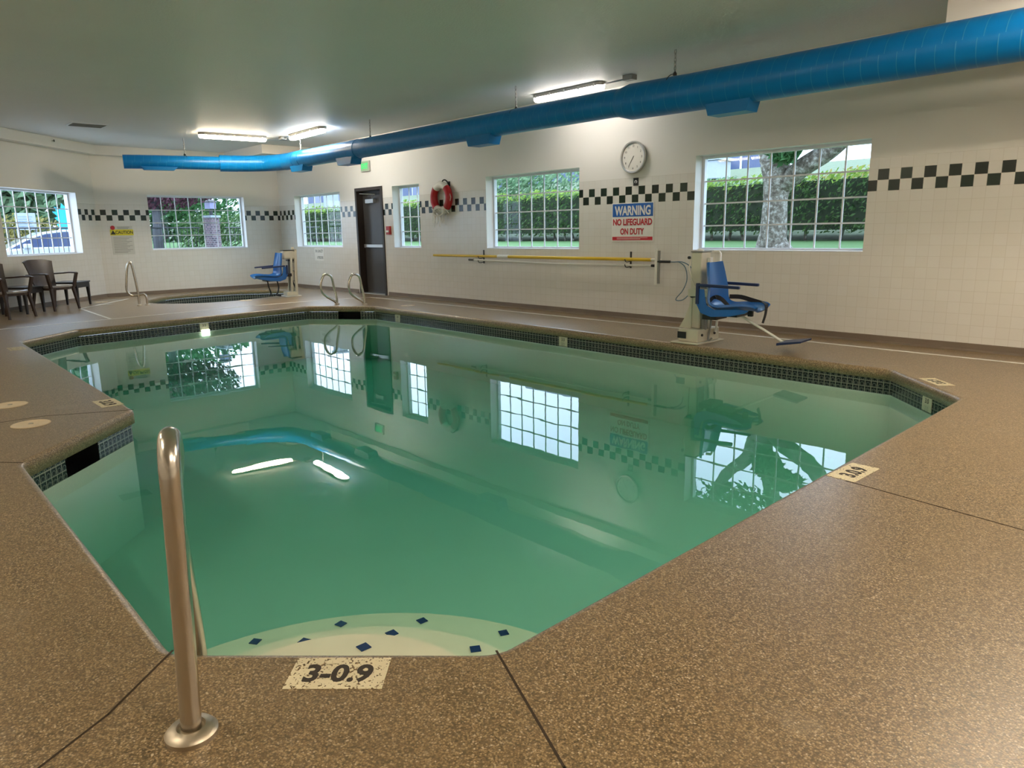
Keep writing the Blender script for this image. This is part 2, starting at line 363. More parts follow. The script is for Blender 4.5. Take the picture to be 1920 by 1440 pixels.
def spline(pts, k=6):
    P = [Vector(p) for p in pts]; P = [2*P[0]-P[1]]+P+[2*P[-1]-P[-2]]; out = []
    for i in range(1, len(P)-2):
        for j in range(k):
            t = j/k; a, b, c, d = P[i-1:i+3]
            out.append(0.5*((2*b)+(c-a)*t+(2*a-5*b+4*c-d)*t*t+(3*b-a-3*c+d)*t**3))
    out.append(P[-2]); return out
def offset_poly(poly, d):      # poly CCW -> positive d grows
    n = len(poly); out = []
    area = sum(poly[i][0]*poly[(i+1) % n][1]-poly[(i+1) % n][0]*poly[i][1] for i in range(n)); sg = 1 if area > 0 else -1
    for i in range(n):
        a, b, c = Vector(poly[i-1]), Vector(poly[i]), Vector(poly[(i+1) % n])
        e1 = (b-a).normalized(); e2 = (c-b).normalized(); n1 = Vector((e1.y, -e1.x))*sg; n2 = Vector((e2.y, -e2.x))*sg
        bis = (n1+n2).normalized(); q = b + bis*(d/max(0.3, bis.dot(n1))); out.append((q.x, q.y))
    return out

# ------------------------------------------------------------------ room shell
WY, BX, CZ, TH = 7.945, -16.753, 3.0, 0.24
CORN = (BX, -12.736-BX); FRONT = -2.2; RX = 3.2; LFX = -12.736-FRONT
def build_wall(name, P0, P1, openings, uo, z1=3.15, zb=-0.05):
    # P0->P1 with the room on the left-hand side when looking along; outward is to the right
    P0, P1 = Vector((*P0, 0)), Vector((*P1, 0)); L = (P1-P0).length; d = (P1-P0)/L; nrm = Vector((d.y, -d.x, 0))
    us = sorted({0, L, *[o[0] for o in openings], *[o[1] for o in openings]}); zs = sorted({zb, z1, *[o[2] for o in openings], *[o[3] for o in openings]})
    b = MB(); P = lambda u, z, t: P0+d*u+nrm*t+Vector((0, 0, z))
    for i in range(len(us)-1):
        for j in range(len(zs)-1):
            uc, zc = (us[i]+us[i+1])/2, (zs[j]+zs[j+1])/2
            if any(o[0] < uc < o[1] and o[2] < zc < o[3] for o in openings): continue
            q = [(us[i], zs[j]), (us[i+1], zs[j]), (us[i+1], zs[j+1]), (us[i], zs[j+1])]
            for t in (0, TH): b.add([P(u, z, t) for u, z in q], [(0, 1, 2, 3) if t else (3, 2, 1, 0)], [[(uo(P(u, 0, 0)), z) for u, z in (q if t else q[::-1])]])
    for o in openings:
        a0, a1, c0, c1 = o[:4]
        for (A, B) in (((a0, c0), (a0, c1)), ((a0, c1), (a1, c1)), ((a1, c1), (a1, c0)), ((a1, c0), (a0, c0))):
            vs = [P(*A, 0), P(*B, 0), P(*B, TH), P(*A, TH)]
            b.add(vs, [(0, 1, 2, 3)], [[(uo(P0)+0.05, 2.2)]*4])
    for (A, B) in (((0, zb), (0, z1)), ((L, zb), (L, z1)), ((0, z1), (L, z1)), ((0, zb), (L, zb))):
        b.add([P(*A, 0), P(*B, 0), P(*B, TH), P(*A, TH)], [(0, 1, 2, 3)], [[(0, 2.2)]*4])
    return b.build(name, 'tile_wall', recalc=False), P, L
def window(idx, P, u0, u1, z0, z1, cols, rows, label, seams=()):
    t = thing('window_%d' % idx, label, 'window', P((u0+u1)/2, z0, 0)); t['kind'] = 'structure'
    base = P((u0+u1)/2, z0, 0)
    dd = (P(1, 0, 0)-P(0, 0, 0)); nn = (P(0, 0, 1)-P(0, 0, 0)); M = Matrix((dd, nn, Vector((0, 0, 1)))).transposed().to_4x4()  # local (u, depth, z)
    W2 = (u1-u0)/2; H = z1-z0; fwd = 0.15; fwk = 0.035
    f = MB(); f.box(-W2, W2, fwd, fwd+.06, 0, fwk, M); f.box(-W2, W2, fwd, fwd+.06, H-fwk, H, M)
    f.box(-W2, -W2+fwk, fwd, fwd+.06, fwk, H-fwk, M); f.box(W2-fwk, W2, fwd, fwd+.06, fwk, H-fwk, M)
    f.build('window_frame', 'white_frame', t)
    g = MB()
    for k in range(1, cols):
        x = -W2+fwk+(2*W2-2*fwk)*k/cols; g.box(x-.009, x+.009, fwd+.022, fwd+.034, fwk, H-fwk, M)
    for k in range(1, rows):
        z = fwk+(H-2*fwk)*k/rows; g.box(-W2+fwk, W2-fwk, fwd+.021, fwd+.035, z-.009, z+.009, M)
    g.build('window_muntins', 'white_frame', t)
    MB().box(-W2+fwk, W2-fwk, fwd+.040, fwd+.046, fwk, H-fwk, M).build('window_pane', 'window_glass', t)
    s = MB().box(-W2+0.001, W2-0.001, 0.004, fwd, 0.001, 0.012, M); s.build('window_sill', 'white_frame', t)
    return t
ZS, ZH = 0.93, 2.075
# long wall: walk +X -> -X keeps the room on the left
wins = [(-5.27, -3.19), (-9.23, -7.19), (-11.95, -11.08), (-15.97, -13.90)]
ops = [(RX-b, RX-a, ZS, ZH) for a, b in wins] + [(RX+12.28, RX+13.28, 0.0, 2.10)]
wl, PL, LL = build_wall('wall_right', (RX, WY), (BX, WY), ops, lambda p: p.x+3.10)
struct(wl)
struct(window(4, PL, *ops[0], 7, 4, 'largest grid window, tree trunk outside, above the blue lift seat'))
struct(window(5, PL, *ops[1], 7, 4, 'grid window filled by hedge, between ring buoy and warning sign'))
struct(window(6, PL, *ops[2], 3, 4, 'narrow grid window between the dark door and the ring buoy'))
struct(window(3, PL, *ops[3], 7, 4, 'grid window nearest the far corner, left of the dark door'))
yb = CORN[1]
ops2 = [(WY-7.09, WY-5.02, ZS, ZH)]
wb, PB, _ = build_wall('wall_back', (BX, WY), CORN, ops2, lambda p: p.y-4.09); struct(wb)
window(2, PB, *ops2[0], 7, 4, 'grid window showing brick pillar and lantern, above the spa')
s2 = math.sqrt(2); a0 = (16.34-16.753)*-s2
ops3 = [(a0, a0+2.07, ZS-.02, ZH-.01)]
wf, PF, _ = build_wall('wall_left', CORN, (LFX, FRONT), ops3, lambda p: (-16.49-p.x)*s2); struct(wf)
window(1, PF, *ops3[0], 7, 4, 'grid window showing parked white car, above the brown chairs')
struct(build_wall('wall_front', (LFX, FRONT), (RX, FRONT), [], lambda p: p.x)[0])
struct(build_wall('wall_near', (RX, FRONT), (RX, WY), [], lambda p: p.y)[0])
struct(MB().prism([(RX+.3, WY+.3), (BX-.3, WY+.3), (BX-.3, CORN[1]-.1), (LFX-.2, FRONT-.3), (RX+.3, FRONT-.3)], CZ, CZ+.2).build('ceiling', 'ceiling_texture'))
sf = MB().prism([(RX, WY-.001), (BX+.001, WY-.001), (BX+.001, CORN[1]), (LFX, FRONT), (LFX+.28, FRONT), (-16.553, 4.10), (-16.553, 6.65), (-14.6, 6.65), (-14.6, 7.73), (RX, 7.73)], 2.8225, CZ-.001)
struct(sf.build('trim_1', 'soffit_paint'))
struct(MB().box(-2.29, RX-.001, 6.98, 7.728, 2.70, CZ-.001).build('trim_2', 'soffit_paint'))
# cove bases
def cove(name, A, B, nrm):
    A, B, nn = Vector((*A, 0)), Vector((*B, 0)), Vector((*nrm, 0)); b = MB()
    prof = [(0.001, 0.0), (0.03, 0.0), (0.012, 0.02), (0.008, 0.07), (0.001, 0.075)]
    b.loft([[q+nn*t+Vector((0, 0, z)) for t, z in prof] for q in (A, B)])
    struct(b.build(name, 'cove_base'))
cove('baseboard_right', (RX, WY), (-12.22, WY), (0, -1)); cove('baseboard_right_far', (-13.34, WY), (BX, WY), (0, -1))
cove('baseboard_back', (BX, WY), CORN, (1, 0)); cove('baseboard_left', CORN, (LFX, FRONT), (.7071, .7071))

# ------------------------------------------------------------------ deck with pool and spa openings
POOL = [(-1.45, 1.25), (-2.12, 0.56), (-4.63, 0.59), (-5.53, 1.41), (-10.37, 1.50), (-11.12, 2.26), (-11.58, 5.86), (-10.64, 6.61), (-2.29, 6.47), (-1.54, 5.70)]
SPA = [(-14.15, 4.35), (-13.75, 4.85), (-13.70, 5.50), (-13.95, 6.20), (-14.50, 7.00), (-15.00, 7.40), (-15.75, 7.35), (-16.30, 6.70), (-16.42, 5.80), (-16.25, 5.05), (-15.50, 4.45), (-14.75, 4.18)]
def round_poly(poly, r, k=4):
    n = len(poly); out = []
    for i in range(n):
        a, b, c = Vector(poly[i-1]), Vector(poly[i]), Vector(poly[(i+1) % n]); e1 = (a-b).normalized(); e2 = (c-b).normalized()
        p, q = b+e1*r, b+e2*r
        for j in range(k+1): t = j/k; z = (1-t)**2*p+2*t*(1-t)*b+t*t*q; out.append((z.x, z.y))
    return out
POOLR = round_poly(POOL, 0.05); SPAR = round_poly(SPA, 0.22)
floor_out = [(RX+.1, WY+.05), (BX-.05, WY+.05), (BX-.05, CORN[1]-.02), (LFX-.05, FRONT-.05), (RX+.1, FRONT-.05)]
fl = MB(); loops = [floor_out, offset_poly(POOLR, .035), offset_poly(SPAR, .035)]
vs = [Vector((x, y, 0)) for lp in loops for x, y in lp]; tr = tessellate_polygon([[Vector((x, y, 0)) for x, y in lp] for lp in loops])
fl.add(vs, [t for t in tr])
for poly in (POOLR, SPAR):
    rings = [[Vector((x, y, z)) for x, y in offset_poly(poly, o)] for o, z in ((.035, 0), (.018, -.004), (.006, -.014), (0, -.032), (0, -.095), (.035, -.10))]
    fl.loft(rings, caps=False)
fo = fl.build('floor', 'aggregate', smooth=False); struct(fo)
bm = bmesh.new(); bm.from_mesh(fo.data); bmesh.ops.remove_doubles(bm, verts=bm.verts, dist=1e-4); bmesh.ops.recalc_face_normals(bm, faces=bm.faces)
if max(bm.faces, key=lambda f: f.calc_area()).normal.z < 0: bmesh.ops.reverse_faces(bm, faces=bm.faces)
bm.to_mesh(fo.data); bm.free()
for p in fo.data.polygons: p.use_smooth = abs(p.normal.z) < .999

WZ = -0.165
pool = thing('swimming_pool', 'green indoor swimming pool with angled corners in pebbled deck', 'pool', (-6, 3.6, WZ))
def basin(poly, parent, zb, zt, tile0, name, bmat, openings=()):
    ox, oy, oz = parent.location; off = offset_poly(poly, .03); n = len(off); b = MB(); b2 = MB(); u = 0
    for i in range(n):
        a, c = Vector(off[i]), Vector(off[(i+1) % n]); L = (c-a).length; segs = [(0, L, None)]
        opn = [o for o in openings if o[0] == i]
        cuts = []
        x = 0
        for o in opn: cuts.append((x, o[1], 0)); cuts.append((o[1], o[2], 1)); x = o[2]
        cuts.append((x, L, 0)); d = (c-a)/L
        for (s0, s1, hole) in cuts:
            if s1-s0 < 1e-4 or hole: 
                continue
            p, q = a+d*s0, a+d*s1
            b.add([(p.x-ox, p.y-oy, tile0-oz), (q.x-ox, q.y-oy, tile0-oz), (q.x-ox, q.y-oy, zt-oz), (p.x-ox, p.y-oy, zt-oz)], [(0, 1, 2, 3)], [[(u+s0, 0), (u+s1, 0), (u+s1, zt-tile0), (u+s0, zt-tile0)]])
        b2.add([(a.x-ox, a.y-oy, zb-oz), (c.x-ox, c.y-oy, zb-oz), (c.x-ox, c.y-oy, tile0-oz), (a.x-ox, a.y-oy, tile0-oz)], [(0, 1, 2, 3)])
        u += L
    tr = tessellate_polygon([[Vector((x, y, 0)) for x, y in off]]); b2.add([(x-ox, y-oy, zb-oz) for x, y in off], tr)
    b.build('tile_border', 'waterline_tile', parent); b2.build('basin', bmat, parent)
def edge_at(poly_i, s):
    off = offset_poly(POOL, .03); a, c = Vector(off[poly_i]), Vector(off[(poly_i+1) % len(off)]); d = (c-a).normalized(); return a+d*s, d
def proj_edge(i, pt):
    off = offset_poly(POOL, .03); a, c = Vector(off[i]), Vector(off[(i+1) % len(off)]); return (Vector(pt)-a).dot((c-a).normalized())
TB = WZ-0.05
sk1 = proj_edge(2, (-5.17, .93)); sk2 = proj_edge(2, (-4.92, .86))
basin(POOL, pool, -.90, -.10, -.10-.052*2.5, 'pool', 'plaster', [(2, .42, .78), (6, .55, .95)])
def water(poly, parent, wz, zb, mat):
    o = parent.location; b = MB(); b.prism([(x-o[0], y-o[1]) for x, y in offset_poly(poly, .034)], zb-.02-o[2], wz-o[2]); return b.build('water', mat, parent)
water(POOL, pool, WZ, -.90, 'pool_water')
def edgebox(parent, name, mat, i, s0, s1, t0, t1, z0, z1, bevel=0):   # t outward from basin wall (negative = into water)
    p, d = edge_at(i, 0); nn = Vector((d.y, -d.x)); c0 = sum((Vector(q) for q in POOL), Vector((0, 0)))/len(POOL)
    if (c0-p).dot(nn) > 0: nn = -nn
    M = Matrix(((d.x, nn.x, 0, p.x), (d.y, nn.y, 0, p.y), (0, 0, 1, 0), (0, 0, 0, 1))); M = Matrix.Translation(-Vector(parent.location)) @ M
    return MB().box(s0, s1, t0, t1, z0, z1, M).build(name, mat, parent, bevel=bevel)
for (i, s0, s1) in ((2, .42, .78), (6, .55, .95)):
    p, d = edge_at(i, 0); nn = Vector((d.y, -d.x)); c0 = sum((Vector(q) for q in POOL), Vector((0, 0)))/len(POOL)
    if (c0-p).dot(nn) > 0: nn = -nn
    M = Matrix.Translation(-Vector(pool.location)) @ Matrix(((d.x, nn.x, 0, p.x), (d.y, nn.y, 0, p.y), (0, 0, 1, 0), (0, 0, 0, 1)))
    b = MB(); z0, z1 = -.23, -.10
    b.add([M @ Vector(q) for q in [(s0, 0, z0), (s1, 0, z0), (s1, 0, z1), (s0, 0, z1), (s0, .22, z0), (s1, .22, z0), (s1, .22, z1), (s0, .22, z1)]], [(4, 5, 6, 7), (0, 1, 5, 4), (3, 2, 6, 7), (0, 3, 7, 4), (1, 2, 6, 5)])
    o = b.build('skimmer_opening', 'skimmer_dark', pool)
def depth_tile(i, s):
    o = edgebox(pool, 'depth_tile', 'depth_tile', i, s-.07, s+.07, -.006, .002, -.215, -.102)
    p, d = edge_at(i, s); nn = Vector((d.y, -d.x)); c0 = sum((Vector(q) for q in POOL), Vector((0, 0)))/len(POOL)
    if (c0-p).dot(nn) > 0: nn = -nn
    inn = -nn; r = Vector((-inn.y, inn.x))
    M = frameM((p.x+inn.x*.0065-pool.location[0], p.y+inn.y*.0065-pool.location[1], -.137-pool.location[2]), (r.x, r.y, 0), (0, 0, 1))
    text('depth_number', '3.0', .055, 'ink_black', M, pool, .0008, .9)
depth_tile(5, proj_edge(5, (-11.5, 4.0))); depth_tile(7, proj_edge(7, (-9.98, 6.6))); depth_tile(7, proj_edge(7, (-6.2, 6.6))); depth_tile(8, proj_edge(8, (-1.86, 6.05)))
pl = edgebox(pool, 'pool_light', 'pool_lamp', 5, proj_edge(5, (-11.5, 4.0))-.05, proj_edge(5, (-11.5, 4.0))+.07, -.03, .002, -.30, -.20)
# rounded entry steps in the near corner, with blue tile diamonds
SC = Vector((-1.80, .88))
ndir = Vector((-.707, .707))
def halfdisc(r, z0, z1, name):
    pts = [SC+Vector((math.cos(a), math.sin(a)))*r for a in [PI*.25+PI*k/36 for k in range(37)]]
    pts = [(q.x-pool.location[0], q.y-pool.location[1]) for q in pts]
    c = SC-ndir*.02
    return MB().prism(pts, z0-pool.location[2], z1-pool.location[2]).build(name, 'step_plaster', pool)
for r, z in ((1.20, -.55), (.79, -.38), (.50, -.24)): halfdisc(r, -.899, z, 'entry_step')
for ring, (r, z, angs) in enumerate(((.41, -.239, (1.55, 2.34, 3.13)), (.735, -.379, (1.33, 1.81, 2.31, 2.78, 3.25)), (1.13, -.549, (1.60, 1.93, 2.28, 2.61, 2.94, 3.27)))):
    for a in angs:
        c = SC+Vector((math.cos(a), math.sin(a)))*r; e = .020
        M = Matrix.Translation(Vector((c.x, c.y, z))-Vector(pool.location)) @ Matrix.Rotation(a+PI/4, 4, 'Z')
        MB().box(-e, e, -e, e, 0, .003, M).build('step_tile', 'step_blue', pool)
spa = thing('hot_tub', 'rounded tiled spa pool sunk in deck near far wall', 'hot tub', (-15, 5.8, -.15))
basin(SPAR, spa, -.85, -.10, -.27, 'spa', 'plaster'); water(SPAR, spa, -.20, -.85, 'spa_water')

# painted markers on the deck
def marker(cx, cy, rgt, wd, ht, s, label, mat='marker_paint', sc=1.0):
    r = Vector((*rgt, 0)).normalized(); u = Vector((-r.y, r.x, 0))
    t = thing('depth_marker', label, 'pool depth marker', (cx, cy, 0), math.atan2(r.y, r.x), 'painted markers on the deck')
    MB().box(-wd/2, wd/2, -ht/2, ht/2, .0005, .0018).build('paint_patch', mat, t)
    if s: text('depth_number', s, ht*.74*sc, 'marker_ink', Matrix.Translation((0, -ht*.04, .002)), t, .0004, .88, .0035)
marker(-1.675, .86, (.69, .72), .27, .145, '3-0.9', 'nearest cream depth marker on deck, beside the steps and tall handrail')
marker(-1.39, 3.57, (.02, 1), .29, .14, '3.0.9', 'cream depth marker on right deck edge at the deck joint')
marker(-1.84, 6.18, (-.72, .69), .29, .13, '3.0.9', 'white depth marker by far right pool corner')
marker(-5.90, 1.33, (1, 0), .28, .15, '3.0.9', 'cream depth marker at tip of the left deck corner')
marker(-9.70, 1.35, (1, 0), .30, .16, None, 'worn faded pale patch on left deck edge, no digits left', 'faded_paint')
def disc(x, y, r, label, mat='cover_cream'):
    t = thing('deck_cover', label, 'deck cover', (x, y, 0), 0, 'round covers set in the deck')
    MB().lathe([(r, 0.0005), (r, .004), (r*.93, .006), (r*.9, .004), (r*.2, .0045), (r*.19, .0035), (.001, .0035)], 28).build('lid', mat, t, smooth=True)
    MB().lathe([(r*.14, .004), (r*.12, .008), (.001, .009)], 12).build('lid_knob', 'cover_grey', t)
disc(-5.59, .79, .115, 'round cream skimmer cover, the nearer of two on left deck')
disc(-6.37, .79, .115, 'round cream skimmer cover at left frame edge, farther of two')
disc(-13.57, 5.61, .12, 'round cream cover between spa and pool')
disc(-10.24, 7.02, .12, 'round pale cover on far deck right of pool grab rails')
disc(-14.86, 3.55, .10, 'pale cover inside the white drain fork by the side table', 'cover_grey')
disc(-15.55, 3.62, .11, 'pinkish cover beside the farther side table leg')
disc(-15.90, 3.95, .09, 'small grey cover near far left wall corner', 'cover_grey')
def strip(name, pts, wd, mat, h=.003, label=None, cat=None, group=None):
    b = MB()
    for A, B in zip(pts, pts[1:]):
        A, B = Vector((*A, 0)), Vector((*B, 0)); d = (B-A).normalized(); n = Vector((-d.y, d.x, 0))*wd/2; e = d*wd*.35
        b.add([A-n-e, B-n+e, B+n+e, A+n-e, A-n-e+Vector((0, 0, h)), B-n+e+Vector((0, 0, h)), B+n+e+Vector((0, 0, h)), A+n-e+Vector((0, 0, h))], [(0, 3, 2, 1), (4, 5, 6, 7), (0, 1, 5, 4), (1, 2, 6, 5), (2, 3, 7, 6), (3, 0, 4, 7)])
    o = b.build(name, mat)
    if label: tag(o, label, cat, group)
    return o
strip('deck_drain', [(-11.90, .2), (-12.0, 1.51), (-12.17, 3.17), (-12.42, 5.12), (-12.40, 6.78), (-12.20, 7.50), (-9.5, 7.52), (-5.4, 7.54), (-1.5, 7.50), (3.1, 7.5)], .036, 'drain_white', label='long thin white drain strip running round the deck and along wall', cat='drain')
strip('deck_drain', [(-12.15, 2.93), (-14.43, 3.02), (-15.93, 4.19)], .036, 'drain_white', label='short white drain strip forking left toward the side table', cat='drain')
JL = [([(-1.45, 1.25), (-.99, 1.05), (2.8, -.6)], 'dark deck joint from near pool corner toward the viewer'), ([(-1.36, 3.42), (-.62, 3.33), (3.1, 2.9)], 'dark deck joint beside the right depth marker'),
      ([(-2.12, .56), (-1.93, .34), (-.8, -1.6)], 'dark deck joint beside the tall near handrail'), ([(-4.63, .59), (-4.73, .5), (-6.8, -2.1)], 'dark deck joint from left pool corner'), ([(-5.53, 1.40), (-5.79, .9), (-5.85, -.6), (-5.9, -2.1)], 'dark deck joint passing the skimmer covers')]
for pts, lb in JL:
    o = strip('deck_joint', pts, .007, 'joint_dark', .0008); tag(o, lb, 'deck joint', 'joints in the deck')

# ------------------------------------------------------------------ stainless rails
def flange(parent, x, y, r=.055, z=0):
    MB().lathe([(r, z), (r, z+.012), (r*.86, z+.022), (r*.55, z+.026), (r*.50, z+.018), (.001, z+.018)], 32, Matrix.Translation((x, y, 0))).build('escutcheon', 'escutcheon_metal', parent, smooth=True)
t = thing('handrail', 'tall brushed steel pool handrail standing nearest the camera', 'handrail', (-1.70, .47, 0), 0, 'steel rails')
D = Vector((-.93, .36, 0)).normalized(); Z = Vector((0, 0, 1))
top = .705
top = .665; Q = Vector((.675, .737, 0))*.022
path = [Vector((0, 0, -.0)), Z*.3+Q*.5, Z*.6+Q*.95, Z*top+Q] + arc(D*.075+Z*top+Q, -D, Z, .075, 0, PI*.93, 12)[1:]
path += [D*.20+Z*.52, D*.27+Z*.36, D*.335+Z*.22, D*.40+Z*.09, D*.432+Z*(-.02), D*.44+Z*(-.12), D*.44+Z*(-.55), D*.44+Z*(-.8)]
pp = path[:16]+spline(path[15:], 4)[1:]
MB().tube(pp, .0245, 20).build('rail_tube', 'steel', t, smooth=True); flange(t, 0, 0, .062)
def grab(x, y, h, d, wdt, label, n='handrail'):
    t = thing(n, label, 'handrail', (x, y, 0), 0, 'steel rails'); d = Vector(d).normalized()
    P = [Vector((0, 0, 0)), -d*.0+Z*.12, d*.04+Z*h*.6, d*.07+Z*h*.9, d*(.09+wdt*.25)+Z*h*1.0, d*(.05+wdt*.75)+Z*h*.96, d*(.05+wdt)+Z*h*.72, d*(.04+wdt)+Z*h*.45, d*(.02+wdt*.7)+Z*h*.27, d*(wdt*.25)+Z*h*.13, d*.01+Z*h*.04]
    MB().tube(spline(P, 5), .021, 12).build('rail_tube', 'steel', t, smooth=True); flange(t, 0, 0, .045); return t
grab(-11.42, 6.34, .53, (-.1, -1, 0), .22, 'left steel grab rail loop at far pool corner')
grab(-11.02, 6.65, .53, (-.1, -1, 0), .22, 'right steel grab rail loop, in front of dark door')
t = thing('handrail', 'tall steel spa handrail beside left wall caution sign', 'handrail', (-14.18, 3.91, 0), 0, 'steel rails')
d = Vector((-.15, -1, 0)).normalized()
P = [(0, 0, 0), Z*.25, d*.03+Z*.6, d*.06+Z*.77, d*.12+Z*.70, d*.16+Z*.45, d*.17+Z*.28, d*.11+Z*.19, d*-.01+Z*.19, d*-.09+Z*.20, d*-.13+Z*.14, d*-.13+Z*0]
MB().tube(spline(P, 5), .021, 12).build('rail_tube', 'steel', t, smooth=True); flange(t, 0, 0, .045)
tt = -d*.13; flange(t, tt.x, tt.y, .045)

# ------------------------------------------------------------------ duct
duct = thing('air_duct', 'long bright blue round air duct hung under the ceiling', 'air duct', (-7, 6.65, 2.58))
def rel(p, o): return Vector(p)-Vector(o.location)
def dz(x): return 2.60-0.012*(x+10)*.45
segs = []
A = [(x, 6.65, 2.58) for x in [-13.55+.35*k for k in range(0, 24)]]
A = [p for p in A if p[0] < -5.35]+[(-5.35, 6.65, 2.57)]
MB().tube([rel(p, duct) for p in A], .148, 40).build('duct_pipe', 'duct_blue', duct, smooth=True)
B2 = [(-5.25, 6.65, 2.56)]+[(x, 6.65, 2.555) for x in (-4.5, -3.5, -2.5, -1.5, -.5, 1, 2.2, 3.15)]
MB().tube([rel(p, duct) for p in [(-5.40, 6.65, 2.57), (-5.25, 6.65, 2.565)]+B2[1:]], [.150, .185]+[.183]*8, 44).build('duct_pipe', 'duct_blue', duct, smooth=True)
el = spline([(-14.35, 5.95, 2.57), (-14.22, 6.25, 2.575), (-13.98, 6.52, 2.58), (-13.55, 6.65, 2.58)], 5)
MB().tube([rel(p, duct) for p in el], .150, 36).build('duct_elbow', 'duct_blue', duct, smooth=True)
MB().tube([rel(p, duct) for p in [(-14.80, 4.10, 2.55), (-14.65, 4.7, 2.56), (-14.35, 5.95, 2.57)]], .122, 36).build('duct_pipe', 'duct_blue', duct, smooth=True)
for a, b_, r in (((-14.42, 5.70, 2.568), (-14.33, 6.0, 2.57), .152), ((-13.60, 6.65, 2.58), (-13.1, 6.65, 2.58), .153), ((-13.02, 6.65, 2.58), (-12.86, 6.65, 2.58), .155), ((-11.1, 6.65, 2.58), (-10.9, 6.65, 2.58), .154)):
    MB().tube([rel(a, duct), rel(b_, duct)], r, 36).build('duct_collar', 'duct_blue', duct, smooth=True)
def outlet(c, ax, L, wd, z0, z1):
    ax = Vector(ax).normalized(); sd = Vector((-ax.y, ax.x, 0)); c = Vector(c); b = MB()
    top = [c+ax*s*L/2*1.25+sd*q*wd/2+Z*z1 for s, q in ((-1, -1), (1, -1), (1, 1), (-1, 1))]; bot = [c+ax*s*L/2+sd*q*wd/2+Z*z0 for s, q in ((-1, -1), (1, -1), (1, 1), (-1, 1))]
    b.loft([[rel(q, duct) for q in bot], [rel(q, duct) for q in top]]); o = b.build('air_outlet', 'duct_plain', duct)
for x, zo in ((-12.98, 2.36), (-11.26, 2.35), (-7.75, 2.34), (-4.02, 2.29)): outlet((x, 6.65, 0), (1, 0, 0), .42, .2, zo, 2.47)
outlet((-14.62, 4.65, 0), (.2, .98, 0), .5, .17, 2.41, 2.47)
def chain(x, y, z0, z1):
    t = thing('hanging_chain', '', 'chain', (x, y, z0), 0, 'chains holding the duct'); b = MB(); L = .055; k = int((z1-z0)/(L*.72)); st = (z1-z0)/k
    for i in range(k):
        c = Z*(st*(i+.5)); a = Vector((1, 0, 0)) if i % 2 else Vector((0, 1, 0)); q = [c+a*.011*math.cos(w_)+Z*(L/2)*math.sin(w_) for w_ in [2*PI*j/8 for j in range(8)]]
        b.tube(q, .004, 5, closed=True)
    b.build('links', 'chain_steel', t); MB().lathe([(.02, -.01), (.02, .012), (.008, .03)], 10).build('clamp', 'black_plastic', t); return t
for x, y, r, lb in ((-14.52, 5.10, .12, 'thin chain at far left end of blue duct'), (-12.95, 6.65, .155, 'chain just right of the duct elbow'), (-10.55, 6.65, .148, 'chain on duct above the exit sign side'), (-7.10, 6.65, .148, 'chain on duct left of the right ceiling lamp'), (-4.70, 6.65, .183, 'nearest chain, on the thick end of the duct')):
    c = chain(x, y, 2.575+r, CZ-.002); c['label'] = lb
    MB().tube([Vector((0, 0, 0))]+arc(Z*(-r), Z, Vector((0, -1, 0)) if x > -14 else Vector((1, 0, 0)), r+.003, .02, .9, 6), .004, 5).build('strap', 'black_plastic', c)

# ------------------------------------------------------------------ ceiling lamps
def lamp(x0, y0, x1, y1, label, glow='lamp_glow', z=CZ):
    A, B = Vector((x0, y0, 0)), Vector((x1, y1, 0)); L = (B-A).length; c = (A+B)/2; rz = math.atan2(B.y-A.y, B.x-A.x)
    t = thing('ceiling_lamp', label, 'ceiling lamp', (c.x, c.y, z), rz, 'fluorescent ceiling lamps')
    def slab(hw, z0, z1, inset=0):
        pts = []; h = L/2-inset
        for sx, a0_ in ((1, -PI/2), (-1, PI/2)):
            for k in range(7): a = a0_+PI*k/6; pts.append((sx*0+ (h-hw)*sx + hw*math.cos(a), hw*math.sin(a)))
        return pts, z0, z1
    p, a, b = slab(.075, -.045, -.001); MB().prism(p, a, b).build('lamp_housing', 'lamp_housing', t, bevel=.004)
    rings = []
    for hw, zz in ((.066, -.045), (.066, -.07), (.058, -.088), (.040, -.098)):
        pts, _, _ = slab(hw, 0, 0, .066-hw+.008); rings.append([Vector((x, y, zz)) for x, y in pts])
    MB().loft(rings).build('lamp_diffuser', glow, t, smooth=True)
    for k in range(5):
        for s in (-1, 1):
            x = -L/2+.1+(L-.2)*k/4; MB().box(x-.012, x+.012, s*.078-.006, s*.078+.006, -.058, -.02).build('latch', 'metal_grey', t)
    return t
lamp(-13.55, 5.02, -13.42, 6.22, 'warm glowing ceiling lamp, leftmost, running toward far corner', 'lamp_glow_warm')
lamp(-13.00, 6.50, -11.62, 6.42, 'white glowing ceiling lamp left of centre, beside blue duct elbow')
lamp(-7.42, 7.30, -6.20, 7.30, 'white glowing ceiling lamp behind the middle of the blue duct', 'lamp_glow_soft')
